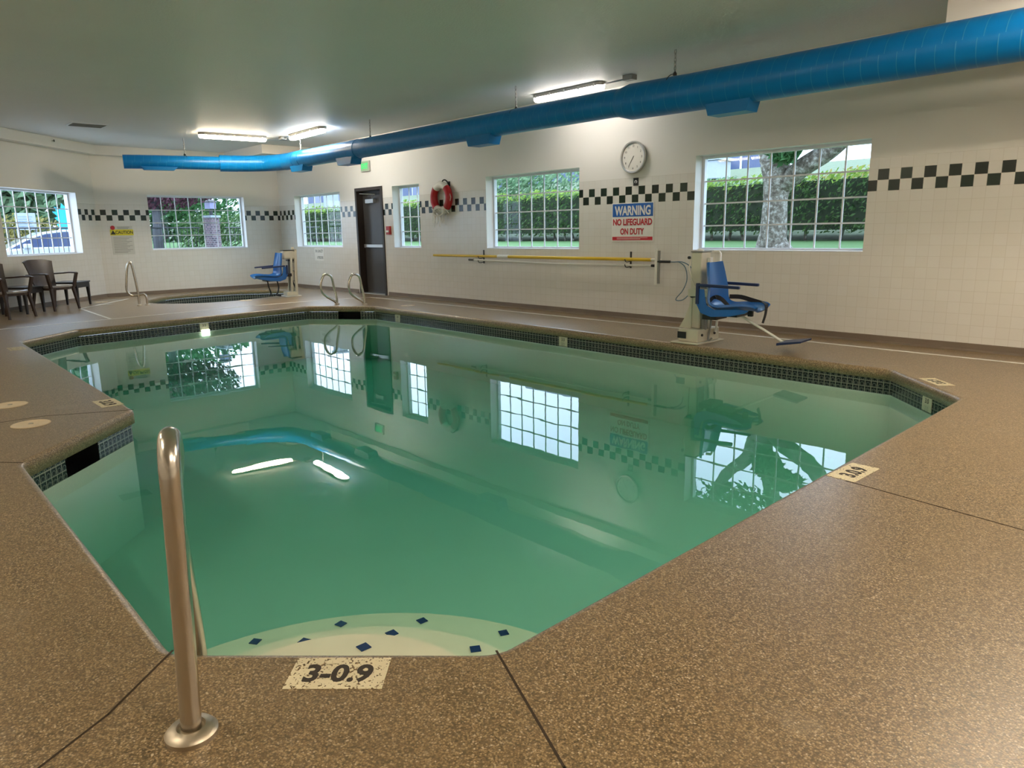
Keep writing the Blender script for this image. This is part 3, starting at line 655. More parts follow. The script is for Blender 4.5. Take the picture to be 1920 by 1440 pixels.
# unseen lamps added outside the frame to raise the room's brightness
lamp(-1.2, 6.0, .05, 6.0, 'added ceiling lamp outside the frame near bulkhead', 'added_glow_left')
lamp(-1.2, 5.0, .05, 5.0, 'added ceiling lamp outside the frame on right', 'added_glow_right')
lamp(1.6, 3.2, 1.6, 4.5, 'added ceiling lamp outside the frame far right', 'added_glow_right')
lamp(-7.2, -1.0, -5.9, -1.0, 'added ceiling lamp outside the frame over left deck', 'added_glow_left')
lamp(.9, .6, .9, 1.9, 'added ceiling lamp outside the frame behind camera', 'added_glow_right')
lamp(-3.6, -1.2, -2.3, -1.2, 'added ceiling lamp outside the frame by front wall', 'added_glow_left')
lamp(-10.9, -1.2, -9.7, -1.2, 'added ceiling lamp outside the frame at left', 'added_glow_left')
def jbox(x, y, label, pts):
    t = thing('junction_box', label, 'junction box', (x, y, CZ), 0, 'ceiling junction boxes')
    MB().box(-.07, .07, -.05, .05, -.06, -.001).build('box', 'conduit_grey', t, bevel=.003)
    for q in pts: MB().tube([Vector((0, 0, -.035)), Vector((q[0]-x, q[1]-y, -.035))], .010, 8).build('conduit', 'conduit_grey', t)
jbox(-13.28, 6.47, 'grey junction box between the two left ceiling lamps', [(-13.42, 6.22), (-13.0, 6.5)])
jbox(-5.78, 7.27, 'grey junction box at right end of the right ceiling lamp', [(-6.2, 7.3)])
t = thing('ceiling_vent', 'flat slatted grey vent in the ceiling above left corner', 'vent', (-13.72, 3.33, CZ))
MB().box(-.20, .20, -.27, .27, -.010, -.001).build('vent_frame', 'white_frame', t)
MB().box(-.17, .17, -.24, .24, -.013, -.0101).build('vent_recess', 'vent_grey', t)
b = MB()
for k in range(9): x = -.15+.3*k/8; b.box(x-.006, x+.006, -.235, .235, -.018, -.0131)
b.build('vent_slats', 'conduit_grey', t)
t = thing('fire_sprinkler', 'tiny dark sprinkler head on the upper left wall ledge', 'sprinkler', (-15.64, 3.19, 2.93), -PI/4)
MB().tube([(0, -.06, 0), (0, .03, 0)], .010, 8).build('pipe', 'metal_grey', t); MB().lathe([(.004, 0), (.022, .008), (.022, .012)], 12, Matrix.Translation((0, .03, 0)) @ Matrix.Rotation(-PI/2, 4, 'X')).build('deflector', 'black_plastic', t)

# ------------------------------------------------------------------ door
dr = struct(thing('door_1', 'dark brown metal exit door with push bar', 'door', (-12.78, WY, 0)))
f = MB(); f.box(-.5, -.44, -.02, .235, 0, 2.10); f.box(.44, .5, -.02, .235, 0, 2.10); f.box(-.44, .44, -.02, .235, 2.04, 2.10); f.build('door_frame', 'door_brown', dr)
MB().box(-.44, .44, .13, .175, .012, 2.04).build('door_leaf', 'door_grey', dr)
MB().box(-.44, .44, 0, .235, 0, .014).build('threshold', 'metal_grey', dr)
pb = MB().box(-.36, .40, .075, .105, .93, .99); pb.box(-.40, -.33, .075, .13, .925, .995); pb.box(.34, .41, .075, .13, .925, .995); pb.build('push_bar', 'metal_grey', dr, bevel=.004)
c_ = MB().box(-.25, .05, .06, .13, 1.80, 1.88).build('door_closer', 'metal_grey', dr, bevel=.004)
MB().tube([(-.02, .08, 1.90), (.20, .02, 1.955), (-.34, -.0, 1.99)], .009, 6).build('closer_arm', 'metal_grey', dr)
t = thing('exit_sign', 'small green lit exit sign high on wall above dark door', 'exit sign', (-12.80, WY, 2.5))
MB().box(-.15, .15, -.045, -.001, -.10, .10).build('sign_box', 'sign_grey', t, bevel=.004); MB().box(-.135, .135, -.048, -.0451, -.085, .085).build('sign_face', 'exit_face', t)
text('exit_letters', 'EXIT', .135, 'exit_green', frameM((0, -.049, -.005), (1, 0, 0), (0, 0, 1)), t, .001, .85, .004)
t = thing('fire_alarm', 'small red fire alarm pull box right of the dark door', 'fire alarm', (-12.10, WY, 1.26))
MB().box(-.06, .06, -.045, -.001, -.08, .08).build('alarm_box', 'alarm_red', t, bevel=.008); MB().box(-.04, .04, -.06, -.045, -.035, .0).build('pull_handle', 'sign_white', t, bevel=.003)

# ------------------------------------------------------------------ signs and clock
t = thing('warning_sign', 'blue, white and red no-lifeguard warning sign under the clock', 'warning sign', (-6.225, WY, 1.30))
MB().box(-.35, .35, -.009, -.001, -.255, .255).build('sign_panel', 'sign_white', t)
MB().box(-.338, .338, -.0105, -.0091, .072, .243).build('blue_band', 'sign_blue', t)
MB().box(-.338, .338, -.0105, -.0091, -.238, -.192).build('red_band', 'sign_red', t)
fm = lambda z, x=0: frameM((x, -.0112, z), (1, 0, 0), (0, 0, 1))
text('lettering', 'WARNING', .16, 'sign_white', fm(.152), t, .0008, 1, .005, fit=(.60, .128))
text('lettering', 'NO LIFEGUARD', .12, 'sign_red', fm(.002), t, .0008, 1, .004, fit=(.655, .088)); text('lettering', 'ON DUTY', .12, 'sign_red', fm(-.122), t, .0008, 1, .004, fit=(.40, .085))
for k in range(2): MB().box(-.26, .26-.12*k, -.0113, -.0106, -.209-.014*k, -.205-.014*k).build('fine_print', 'sign_white', t)
t = thing('small_wall_sign', 'tiny dark square sign directly beneath the wall clock', 'sign', (-6.18, WY, 1.82))
MB().box(-.042, .042, -.006, -.001, -.05, .05).build('sign_panel', 'ink_black', t)
b = MB(); b.lathe([(.022, 0), (.022, .001)], 16, Matrix.Translation((0, -.0062, .0)) @ Matrix.Rotation(PI/2, 4, 'X')); b.build('emblem', 'sign_white', t)
MB().box(-.008, .008, -.0085, -.0073, -.026, .01).build('emblem_stem', 'ink_black', t)
t = thing('wall_clock', 'round white wall clock with silver rim above warning sign', 'clock', (-6.20, WY, 2.13))
R90 = Matrix.Rotation(PI/2, 4, 'X')
MB().lathe([(.185, .001), (.205, .03), (.208, .055), (.198, .066), (.182, .062), (.176, .045), (.001, .045)], 48, R90).build('clock_rim', 'clock_rim', t, smooth=True)
MB().lathe([(.176, .0455), (.001, .0475)], 40, R90).build('clock_face', 'clock_face', t, smooth=True)
for h in range(12):
    a = PI/2-(h+1)*PI/6; text('clock_numeral', str(h+1), .038, 'ink_black', frameM((.140*math.cos(a), -.0485, .140*math.sin(a)), (1, 0, 0), (0, 0, 1)), t, .0004)
for nm, a, L, w_ in (('hour_hand', PI/2-2*PI*(7.1/12), .085, .007), ('minute_hand', PI/2-2*PI*(35.5/60), .125, .005)):
    M = Matrix.Translation((0, -.0495, 0)) @ R90 @ Matrix.Rotation(a, 4, 'Z'); MB().box(-.02, L, -w_/2, w_/2, 0, .001, M).build(nm, 'ink_black', t)
t = thing('caution_sign', 'grey and yellow caution rules sign on the far wall', 'sign', (BX, 4.45, 1.16), PI/2)
MB().box(-.21, .21, -.008, -.001, -.30, .28).build('sign_panel', 'sign_grey', t); MB().box(-.22, .22, -.0095, -.0081, .09, .21).build('yellow_band', 'sign_yellow', t)
text('lettering', 'CAUTION', .088, 'ink_black', frameM((.045, -.0102, .148), (1, 0, 0), (0, 0, 1)), t, .0006, .85, .002)
MB().prism([(-.05, -.04), (.05, -.04), (0, .045)], 0, .0008, frameM((-.165, -.0100, .150), (1, 0, 0), (0, 0, 1))).build('warning_triangle', 'ink_black', t)
MB().lathe([(.043, 0), (.043, .002)], 24, Matrix.Translation((-.165, -.0085, .245)) @ R90).build('stop_disc', 'sign_red', t)
for k in range(12):
    z = .05-.028*k; MB().box(-.175, .175-.05*(k % 3), -.0090, -.0081, z-.0045, z+.0045).build('fine_print', 'ink_grey', t)
for z, w_ in ((.255, .15), (.228, .13)): MB().box(-.08, w_, -.0090, -.0081, z-.006, z+.006).build('fine_print', 'ink_grey', t)
t = thing('spa_capacity_sign', 'small lettered spa capacity notice below far corner window', 'sign', (-14.95, WY, .775))
MB().box(-.21, .21, -.004, -.001, -.14, .13).build('sign_panel', 'sign_white', t)
text('lettering', 'SPA CAPACITY', .085, 'ink_grey', frameM((0, -.0046, .065), (1, 0, 0), (0, 0, 1)), t, .0005, .62, .002); text('lettering', '6 PERSONS', .085, 'ink_grey', frameM((.03, -.0046, -.075), (1, 0, 0), (0, 0, 1)), t, .0005, .66, .002)

# ------------------------------------------------------------------ ring buoy
t = thing('ring_buoy', 'red and white life ring hanging on black wall hook', 'life ring', (-10.33, WY-.07, 1.79))
def ringpart(a0_, a1_, r, n=14): return [Vector((.215*math.cos(a0_+(a1_-a0_)*k/n), 0, .215*math.sin(a0_+(a1_-a0_)*k/n))) for k in range(n+1)]
MB().tube(ringpart(0, 2*PI, 0, 48)[:-1], .062, 16, closed=True).build('ring_body', 'ring_white', t, smooth=True)
for a in (0, PI): MB().tube(ringpart(a-.85, a+.85, 0, 16), .0645, 16).build('red_band', 'ring_red', t, smooth=True)
b = MB()
for k in range(4):
    a = PI/4+k*PI/2; pts = [Vector(((.29-.05*math.sin(PI*j/8)*.9)*math.cos(a-PI/4+PI/2*j/8), -.02, (.29-.05*math.sin(PI*j/8)*.9)*math.sin(a-PI/4+PI/2*j/8))) for j in range(9)]
    b.tube(pts, .006, 6)
b.build('grab_rope', 'rope_white', t)
text('lettering', 'RING BUOY', .045, 'ink_black', frameM((0, -.063, .225), (1, 0, 0), (0, 0, 1)), t, .0005) if False else None
t2 = thing('throw_rope', 'loose white throw rope draped in loops below the life ring', 'rope', (-10.33, WY-.05, 1.60))
b = MB()
for k in range(16):
    x = -.22+.44*random.random(); L = .12+.22*random.random(); q = .03+.03*random.random()
    b.tube(spline([(x-q, -.04, .0), (x-q*.9, -.05, -L*.6), (x, -.045, -L), (x+q*.8, -.05, -L*.6), (x+q, -.04, .0)], 4), .0035, 5)
b.tube(spline([(-.2, -.09, .02), (-.1, -.10, -.06), (.0, -.1, .0), (.1, -.1, -.07), (.2, -.09, -.02), (.27, -.08, -.08)], 5), .008, 6)
for k in range(5): b.tube([Vector((.10*math.cos(2*PI*j/14)*1.4+.02*k-.04, -.085-.01*k, .06*math.sin(2*PI*j/14)-.05)) for j in range(14)], .006, 6, closed=True)
b.build('rope_loops', 'rope_white', t2)
t = thing('wall_hook', 'black curved hook holding the life ring', 'hook', (-10.24, WY, 2.04))
MB().tube(spline([(.045, -.005, -.05), (.045, -.03, .0), (.03, -.05, .035), (.0, -.07, .045), (-.03, -.08, .03), (-.04, -.08, .0)], 5), .011, 8).build('hook_body', 'black_plastic', t, smooth=True)
MB().box(.02, .08, -.008, -.001, -.06, .02).build('hook_plate', 'black_plastic', t)

# ------------------------------------------------------------------ poles on the wall
t = thing('telescopic_pole', 'long yellow pool pole lying on wall brackets under window', 'pole', (-8.1, WY-.10, .812))
MB().tube([(-2.47, 0, 0), (-.6, 0, 0)], .020, 12).build('pole_tube', 'pole_yellow', t, smooth=True); MB().tube([(-.6, 0, 0), (2.27, 0, -.0)], .023, 12).build('pole_tube', 'pole_yellow', t, smooth=True)
MB().tube([(-.75, 0, 0), (-.5, 0, 0)], .0275, 12).build('pole_clamp', 'pole_white', t, smooth=True); MB().tube([(2.2, 0, 0), (2.42, 0, 0)], .018, 10).build('pole_end', 'pole_white', t)
t = thing('rescue_pole', 'thin white pole lying just below the yellow pole', 'pole', (-7.65, WY-.09, .735))
MB().tube([(-1.85, 0, .015), (0, 0, -.012), (1.85, 0, .0)], .014, 10).build('pole_tube', 'pole_white', t, smooth=True); MB().tube([(-1.95, 0, .016), (-1.82, 0, .015)], .018, 8).build('pole_cap', 'black_plastic', t); MB().tube([(1.82, 0, 0), (1.93, 0, 0)], .018, 8).build('pole_cap', 'black_plastic', t)
for x, lb in ((-9.31, 'black pole bracket at left under hedge window'), (-6.24, 'black pole bracket at right below the warning sign')):
    t = thing('pole_bracket', lb, 'bracket', (x, WY, .81), 0, 'wall brackets for the poles')
    MB().box(-.012, .012, -.01, -.001, -.12, .10).build('bracket_plate', 'black_plastic', t)
    for z in (-.025, -.095): MB().tube(spline([(0, -.005, z), (0, -.06, z-.01), (0, -.115, z-.005), (0, -.135, z+.03)], 4), .006, 6).build('bracket_arm', 'black_plastic', t)
    pass
t = thing('pool_brush', 'grey-white pool brush head hung upright at end of poles', 'brush', (-5.73, WY-.12, .72))
MB().box(-.022, .022, -.02, .02, -.235, .235).build('brush_head', 'pole_white', t, bevel=.012); b = MB()
MB().box(.022, .05, -.012, .012, -.21, .21).build('bristles', 'ink_grey', t)
MB().tube([(.02, 0, .07), (.21, 0, .072)], .016, 8).build('brush_handle', 'black_plastic', t)
t = thing('hose', 'thin blue hose hanging in a loop beside the pool lift', 'hose', (-5.5, WY-.06, .6))
MB().tube(spline([(-.03, -.055, .19), (.03, -.05, .19), (.14, -.02, .19), (.26, 0, .12), (.31, 0, -.02), (.27, 0, -.17), (.16, 0, -.28), (.06, 0, -.30), (.05, 0, -.27), (.14, 0, -.17), (.20, 0, -.03), (.17, 0, .12), (.08, 0, .185), (.02, -.01, .19)], 6), .0065, 8).build('hose_loop', 'hose_blue', t, smooth=True)

# ------------------------------------------------------------------ pool lifts
def seat_shell(parent, M):
    prof = [(-.02, .86), (.0, .74), (.025, .60), (.03, .50), (.06, .43), (.14, .395), (.26, .40), (.40, .415), (.50, .41), (.53, .395)]
    hw = [.15, .18, .20, .215, .22, .22, .215, .21, .19, .15]
    P = spline([(x, 0, z) for x, z in prof], 4); n = len(P); W_ = []
    for i in range(n): f = i/(n-1)*(len(hw)-1); k = min(int(f), len(hw)-2); W_.append(hw[k]+(hw[k+1]-hw[k])*(f-k))
    b = MB(); K = 10; ring = []
    for i, p in enumerate(P):
        t_ = (P[min(i+1, n-1)]-P[max(i-1, 0)]).normalized(); nn = Vector((-t_.z, 0, t_.x)); nn = nn if nn.x+nn.z > 0 else -nn
        up_, lo_ = [], []
        for k in range(K+1):
            q = -1+2*k/K; c = .055*abs(q)**3; y = q*W_[i]
            up_.append(p+nn*c+Vector((0, y, 0))); lo_.append(p+nn*(c-.022)+Vector((0, y*1.03, 0)))
        ring.append([M @ v for v in up_+lo_[::-1]])
    b.loft(ring); b.build('seat', 'seat_blue', parent, smooth=True)
    for s in (-1, 1):
        sk = MB()
        pts = [(-.05, .60), (-.06, .45), (-.01, .36), (.10, .325), (.30, .34), (.46, .38), (.50, .41), (.40, .415), (.14, .40), (.05, .44), (.03, .52), (.02, .60)]
        Mx = M @ frameM((0, s*.216, 0), (1, 0, 0), (0, 0, 1)); sk.prism(pts, -.008, .008, Mx)
        sk.build('seat_side', 'seat_blue', parent, bevel=.004)
def pool_lift(label, loc, rz, seat_M, legs=False):
    t = thing('pool_lift', label, 'pool lift', loc, rz)
    return t
# lift at the long wall: seat faces +X
t = thing('pool_lift', 'pool lift on near far deck, blue seat below the largest window', 'pool lift', (-4.40, 6.78, 0), 0, 'accessible pool lifts')
MB().box(-.17, .17, -.26, .26, .0, .015).build('base_plate', 'lift_cream', t, bevel=.004)
b = MB().box(-.11, .13, -.20, .22, .015, .15); b.build('base_box', 'lift_cream', t, bevel=.01)
MB().box(-.115, -.01, -.207, -.2005, .05, .12).build('base_label', 'black_plastic', t)
for yy in (-.12, .12): MB().lathe([(.014, 0), (.014, .012)], 10, Matrix.Translation((.13, yy, .09)) @ Matrix.Rotation(PI/2, 4, 'Y')).build('bolt', 'black_plastic', t)
MB().prism([(-.17, .15), (-.02, .15), (-.02, .55), (-.05, .40), (-.10, .27)], -.006, .006, frameM((0, -.09, 0), (1, 0, 0), (0, 0, 1))).build('gusset', 'lift_cream', t); MB().prism([(-.17, .15), (-.02, .15), (-.02, .55), (-.05, .40), (-.10, .27)], -.006, .006, frameM((0, .10, 0), (1, 0, 0), (0, 0, 1))).build('gusset', 'lift_cream', t)
MB().box(-.055, .075, -.085, .085, .15, .955).build('column', 'lift_cream', t, bevel=.012)
MB().box(-.06, .085, -.09, .09, .955, .968).build('column_cap', 'ink_grey', t, bevel=.003); MB().lathe([(.04, .968), (.035, .985), (.005, .995)], 16).build('cap_knob', 'lift_white', t, smooth=True)
MB().tube([(.09, .12, .96), (.14, .14, .96), (.155, .14, .94), (.155, .14, .30), (.15, .12, .10)], .013, 8).build('post', 'lift_white', t, smooth=True)
MB().box(.09, .125, .0, .05, .12, .90).build('guide_rail', 'lift_white', t); MB().box(.08, .13, -.07, -.02, .13, .42).build('actuator', 'ink_grey', t, bevel=.01)
MB().tube([(-.075, -.06, .90), (-.07, -.10, .78), (.02, -.13, .62), (.12, -.10, .52)], .007, 6).build('lift_link', 'lift_cream', t); MB().lathe([(.016, 0), (.016, .02)], 10, Matrix.Translation((-.07, -.09, .90)) @ Matrix.Rotation(PI/2, 4, 'X')).build('pivot_knob', 'black_plastic', t)
MB().lathe([(.02, 0), (.02, .05), (.012, .06)], 10, Matrix.Translation((.0, -.09, .50)) @ Matrix.Rotation(PI/2, 4, 'X')).build('pivot_knob', 'black_plastic', t)
SM = Matrix.Translation((.26, -.16, .0)) @ Matrix.Rotation(.10, 4, 'Z'); seat_shell(t, SM)
MB().box(-.05, .10, -.10, .16, .28, .33, SM).build('seat_bracket', 'black_plastic', t); MB().box(.05, .34, -.13, .13, .325, .352, SM).build('seat_rail', 'black_plastic', t, bevel=.005)
MB().box(-.28, -.02, -.0, .06, .50, .58, SM).build('swing_arm', 'lift_cream', t, bevel=.008)
for s in (-1, 1):
    MB().box(-.05, .38, s*.225-.02, s*.225+.02, .625, .655, SM @ Matrix.Rotation(.03, 4, 'Y')).build('armrest', 'arm_navy', t, bevel=.008)
    MB().box(-.06, -.03, s*.225-.015, s*.225+.015, .45, .66, SM).build('armrest_post', 'arm_navy', t)
MB().tube(spline([SM @ Vector(q) for q in [(.28, .05, .34), (.42, .06, .26), (.60, .06, .17), (.76, .05, .085)]], 4), .013, 10).build('footrest_tube', 'lift_white', t, smooth=True)
MB().loft([[SM @ Vector((.74, y, .075)), SM @ Vector((.98, y*1.1, .12)), SM @ Vector((.98, y*1.1, .138)), SM @ Vector((.74, y, .10))] for y in (-.10, .16)]).build('footrest', 'arm_navy', t, bevel=.004)
def strap(parent, pts, wd, M, side=Vector((0, 1, 0))):
    P = spline([M @ Vector(p) for p in pts], 4); b = MB(); rings = []
    sd = (M.to_3x3() @ side).normalized()
    for i, p in enumerate(P):
        tg = (P[min(i+1, len(P)-1)]-P[max(i-1, 0)]).normalized(); nn = tg.cross(sd).normalized()
        s2_ = nn.cross(tg).normalized() if nn.length > .5 else sd
        rings.append([p-s2_*wd/2-nn*.002, p+s2_*wd/2-nn*.002, p+s2_*wd/2+nn*.002, p-s2_*wd/2+nn*.002])
    b.loft(rings); b.build('belt', 'black_strap', parent)
strap(t, [(.06, -.19, .47), (.10, -.15, .52), (.14, -.08, .50), (.19, -.03, .44), (.24, .0, .435), (.30, .03, .43)], .045, SM, Vector((.4, .8, 0)))
strap(t, [(.10, .20, .50), (.22, .21, .50), (.34, .20, .475), (.46, .18, .45), (.54, .14, .43)], .045, SM, Vector((0, 0.2, 1)))
strap(t, [(.50, .12, .47), (.555, .06, .44), (.565, .03, .36), (.55, .01, .27)], .055, SM)
MB().box(.40, .45, -.02, .02, .33, .395, SM).build('belt_buckle', 'black_plastic', t, bevel=.006)
MB().tube(spline([(.13, .06, .30), (.14, .03, .18), (.15, -.02, .07), (.18, -.06, .035), (.22, -.06, .06)], 5), .010, 8).build('cable_hook', 'ink_grey', t, smooth=True)

# lift at the spa: seat faces -Y
t = thing('pool_lift', 'far pool lift with blue seat and open cream mast at spa', 'pool lift', (-13.72, 6.62, 0), -PI/2-.12, 'accessible pool lifts')
SM = Matrix.Translation((.20, .06, 0))   # local +X is the seat's front
MB().box(-.16, .16, -.20, .14, 0, .02).build('base_plate', 'lift_white', t, bevel=.004)
MB().box(-.08, .12, -.14, .10, .02, .10).build('base_box', 'lift_cream', t, bevel=.01)
for q in (-.085, .075): MB().box(-.10 if q < 0 else -.10, -.05, q-.02, q+.02, .02, .97 if q < 0 else .93, Matrix.Rotation(-.04, 4, 'Y')).build('mast_rail', 'lift_cream', t, bevel=.004)
for q in (-.085, .075): MB().box(-.005, .035, q-.015, q+.015, .02, .90, Matrix.Rotation(-.04, 4, 'Y')).build('mast_rail', 'lift_cream', t, bevel=.004)
for z in (.30, .50, .68): MB().tube([(-.08, -.09, z), (-.08, .08, z)], .008, 6).build('mast_rung', 'ink_grey', t)
MB().box(-.12, .13, -.10, .09, .74, .905).build('mast_head', 'lift_cream', t, bevel=.025); MB().box(-.12, .135, -.105, .095, .905, .915).build('head_cap', 'black_plastic', t)
MB().box(-.10, .04, -.08, .07, .70, .725).build('head_band', 'black_plastic', t)
MB().tube([(.0, -.02, .70), (.01, -.02, .25), (.0, -.01, .12)], .022, 8).build('actuator', 'ink_grey', t, smooth=True)
MB().tube([(-.03, -.0, .32), (-.10, .02, .12)], .014, 6).build('lift_link', 'black_plastic', t)
MB().box(.0, .22, -.02, .10, .40, .46).build('swing_arm', 'black_plastic', t)
seat_shell(t, SM)
MB().box(.05, .34, -.13, .13, .325, .352, SM).build('seat_rail', 'black_plastic', t, bevel=.005)
for s in (-1, 1):
    MB().box(-.05, .40, s*.225-.016, s*.225+.016, .60, .628, SM @ Matrix.Rotation(.06, 4, 'Y')).build('armrest', 'arm_navy', t, bevel=.006)
    MB().box(-.06, -.03, s*.225-.015, s*.225+.015, .45, .63, SM).build('armrest_post', 'arm_navy', t)
MB().tube(spline([SM @ Vector(q) for q in [(.06, -.10, .33), (.03, -.12, .20), (.05, -.12, .10), (.08, -.12, .04), (.0, -.10, .02)]], 4), .014, 8).build('cable_hook', 'black_plastic', t, smooth=True)
MB().tube(spline([SM @ Vector(q) for q in [(.26, -.06, .33), (.24, -.06, .20), (.21, -.06, .08), (.25, -.04, .03)]], 4), .014, 8).build('cable_hook', 'black_plastic', t, smooth=True)

# ------------------------------------------------------------------ chairs and side tables
def make_chair(label):
    t = thing('armchair', label, 'armchair', (0, 0, 0), 0, 'brown armchairs by the left wall')    # front is +X
    b = MB(); P = spline([(-.20, 0, .40), (-.235, 0, .55), (-.275, 0, .72), (-.31, 0, .86)], 4); rings = []
    for i, p in enumerate(P):
        f = i/(len(P)-1); hw = .205+.075*f**1.3; row, row2 = [], []
        K = 10
        for k in range(K+1):
            q = -1+2*k/K; cup = .045*q*q; zt = -.05*abs(q)**4*(f > .97)
            row.append(p+Vector((cup, q*hw, zt))); row2.append(p+Vector((cup-.024, q*hw, zt)))
        rings.append(row+row2[::-1])
    b.loft(rings); b.build('backrest', 'chair_brown', t, smooth=True)
    s = MB(); pts = [(-.21, -.20), (-.21, .20), (.10, .235), (.20, .22), (.235, .10), (.24, 0), (.235, -.10), (.20, -.22), (.10, -.235)]
    s.prism(pts, .385, .425); s.build('seat', 'chair_seat_sheen', t, bevel=.012)
    a = MB().prism([(x*.985, y*.985) for x, y in pts], .35, .386); a.build('seat_apron', 'chair_brown', t)
    for sx, sy, fx, fy in ((.19, .215, .245, .245), (.19, -.215, .245, -.245), (-.19, .19, -.27, .21), (-.19, -.19, -.27, -.21)):
        b = MB(); b.loft([[Vector((x+e*a_, y+e*b_, z)) for a_, b_ in ((-1, -1), (1, -1), (1, 1), (-1, 1))] for x, y, z, e in ((fx, fy, 0, .015), (sx, sy, .40, .024))]); b.build('leg', 'chair_brown', t, bevel=.004)
    for s_ in (-1, 1):
        b = MB(); b.loft([[Vector((x, y*s_+q*.024, z+r*.012)) for q, r in ((-1, -1), (1, -1), (1, 1), (-1, 1))] for x, y, z in ((-.25, .255, .605), (-.10, .285, .612), (.08, .295, .625), (.215, .290, .622), (.245, .290, .61))]); b.build('armrest', 'chair_brown', t, bevel=.005)
        b = MB(); b.loft([[Vector((x+e*a_, y*s_+e*b_, z)) for a_, b_ in ((-1, -1), (1, -1), (1, 1), (-1, 1))] for x, y, z, e in ((.205, .225, .38, .022), (.225, .290, .62, .022))]); b.build('armrest_post', 'chair_brown', t, bevel=.004)
    return t
c1 = make_chair('brown plastic armchair between the two side tables'); c1.location = (-14.54, 2.68, 0); c1.rotation_euler.z = .54
c2 = copy_tree(c1); c2['label'] = 'brown armchair cut by the left frame edge'; c2.location = (-13.63, 1.87, 0); c2.rotation_euler.z = .64
def make_table(label):
    t = thing('side_table', label, 'side table', (0, 0, 0), 0, 'dark side tables between the chairs')
    MB().box(-.24, .24, -.24, .24, .415, .44).build('table_top', 'table_dark', t, bevel=.008); MB().box(-.225, .225, -.225, .225, .33, .415).build('apron', 'table_dark', t)
    for sx in (-1, 1):
        for sy in (-1, 1):
            b = MB(); b.loft([[Vector((sx*q+e*a_, sy*q+e*b_, z)) for a_, b_ in ((-1, -1), (1, -1), (1, 1), (-1, 1))] for q, z, e in ((.205, 0, .014), (.20, .33, .024))]); b.build('leg', 'table_dark', t)
    return t
t1 = make_table('dark side table at the right end of the chairs'); t1.location = (-15.22, 3.08, 0); t1.rotation_euler.z = PI/4+.1
t2 = copy_tree(t1); t2['label'] = 'dark side table between the two brown armchairs'; t2.location = (-14.36, 2.18, 0); t2.rotation_euler.z = PI/4

# ------------------------------------------------------------------ outdoors
gr = MB(); rows = [(WY+.25, .55), (9.5, .80), (12.5, .88), (14.8, .95), (15.5, 1.3), (19, 2.5), (24, 3.25), (37, 3.0)]
gr.add([(x, y, z) for y, z in rows[:4] for x in (-36, 14)], [(0, 1, 3, 2), (2, 3, 5, 4), (4, 5, 7, 6)]); o = gr.build('lawn', 'grass'); tag(o, 'strip of green lawn between the long wall and the hedge', 'grass', kind='stuff')
gr = MB(); gr.add([(x, y, z) for y, z in rows[3:] for x in (-56, 14)], [(0, 1, 3, 2), (2, 3, 5, 4), (4, 5, 7, 6), (6, 7, 9, 8)]); o = gr.build('planted_bank', 'bank'); tag(o, 'pale planted bank rising behind the clipped hedge', 'bank', kind='stuff')
o = MB().box(-90, BX-.3, -30, 8.2, -.06, -.02).build('parking_ground', 'asphalt'); tag(o, 'grey paved parking ground outside the left windows', 'pavement'); o['kind'] = 'stuff'
gr = MB(); gr.add([(-20.5, 5.6, 0), (-23, 5.6, .75), (-31, 5.6, .93), (-31, 15, .95), (-23, 15, .8), (-20.5, 15, .6), (-60, 5.6, 1.0), (-60, 15, 1.0)], [(0, 5, 4, 1), (1, 4, 3, 2), (2, 3, 7, 6)]); o = gr.build('grass_mound', 'grass'); tag(o, 'bright grass mound behind the iron fence and brick pillar', 'grass', kind='stuff')
def leaves(name, pts, size, mat, parent=None):
    b = MB(); 
    for p in pts:
        a = Vector((random.gauss(0, 1), random.gauss(0, 1), random.gauss(0, 1))).normalized(); c = a.orthogonal().normalized(); e = a.cross(c); s = size*(.6+.8*random.random())
        b.add([p-c*s, p-e*s*.45, p+c*s, p+e*s*.45], [(0, 1, 2, 3)])
    return b.build(name, mat, parent, recalc=False)
def hedge(name, x0, x1, y0, y1, z0, z1, label, dens=330):
    t = thing(name, label, 'hedge', ((x0+x1)/2, y0, z0)); L = t.location
    b = MB(); nx = int((x1-x0)/.5)+1
    MB().box(x0-L[0]+.1, x1-L[0]-.1, .12, y1-y0, .22, z1-z0-.1).build('hedge_core', 'hedge_core', t)
    st = MB(); x = x0+.2
    while x < x1: st.tube([(x-L[0], .35, -.05), (x-L[0]+random.uniform(-.1, .1), .35, .3)], .03, 5); x += random.uniform(.3, .7)
    st.build('stems', 'bark', t)
    P = []; 
    for k in range(int((x1-x0)*(z1-z0)*dens)):
        x = random.uniform(x0, x1); z = random.uniform(z0+.16, z1-.05); bul = .10*math.sin(x*2.1)+.06*math.sin(x*5.3+z*3)
        P.append(Vector((x-L[0], random.uniform(-.08, .14)+bul*.6, z-L[2])))
    leaves('leaves', P, .045, 'leaf_hedge', t)
    P = [Vector((random.uniform(x0, x1)-L[0], random.uniform(-.12, .7), 0)) for k in range(int((x1-x0)*150))]
    for p in P: p.z = z1-z0+random.uniform(-.16, .07)+.04*math.sin((p.x+L[0])*3)
    leaves('top_growth', P, .05, 'leaf_lime', t); return t
hedge('hedge', -34, 2.5, 14.0, 15.0, .92, 2.17, 'long clipped green hedge outside, behind the tree and lawn')
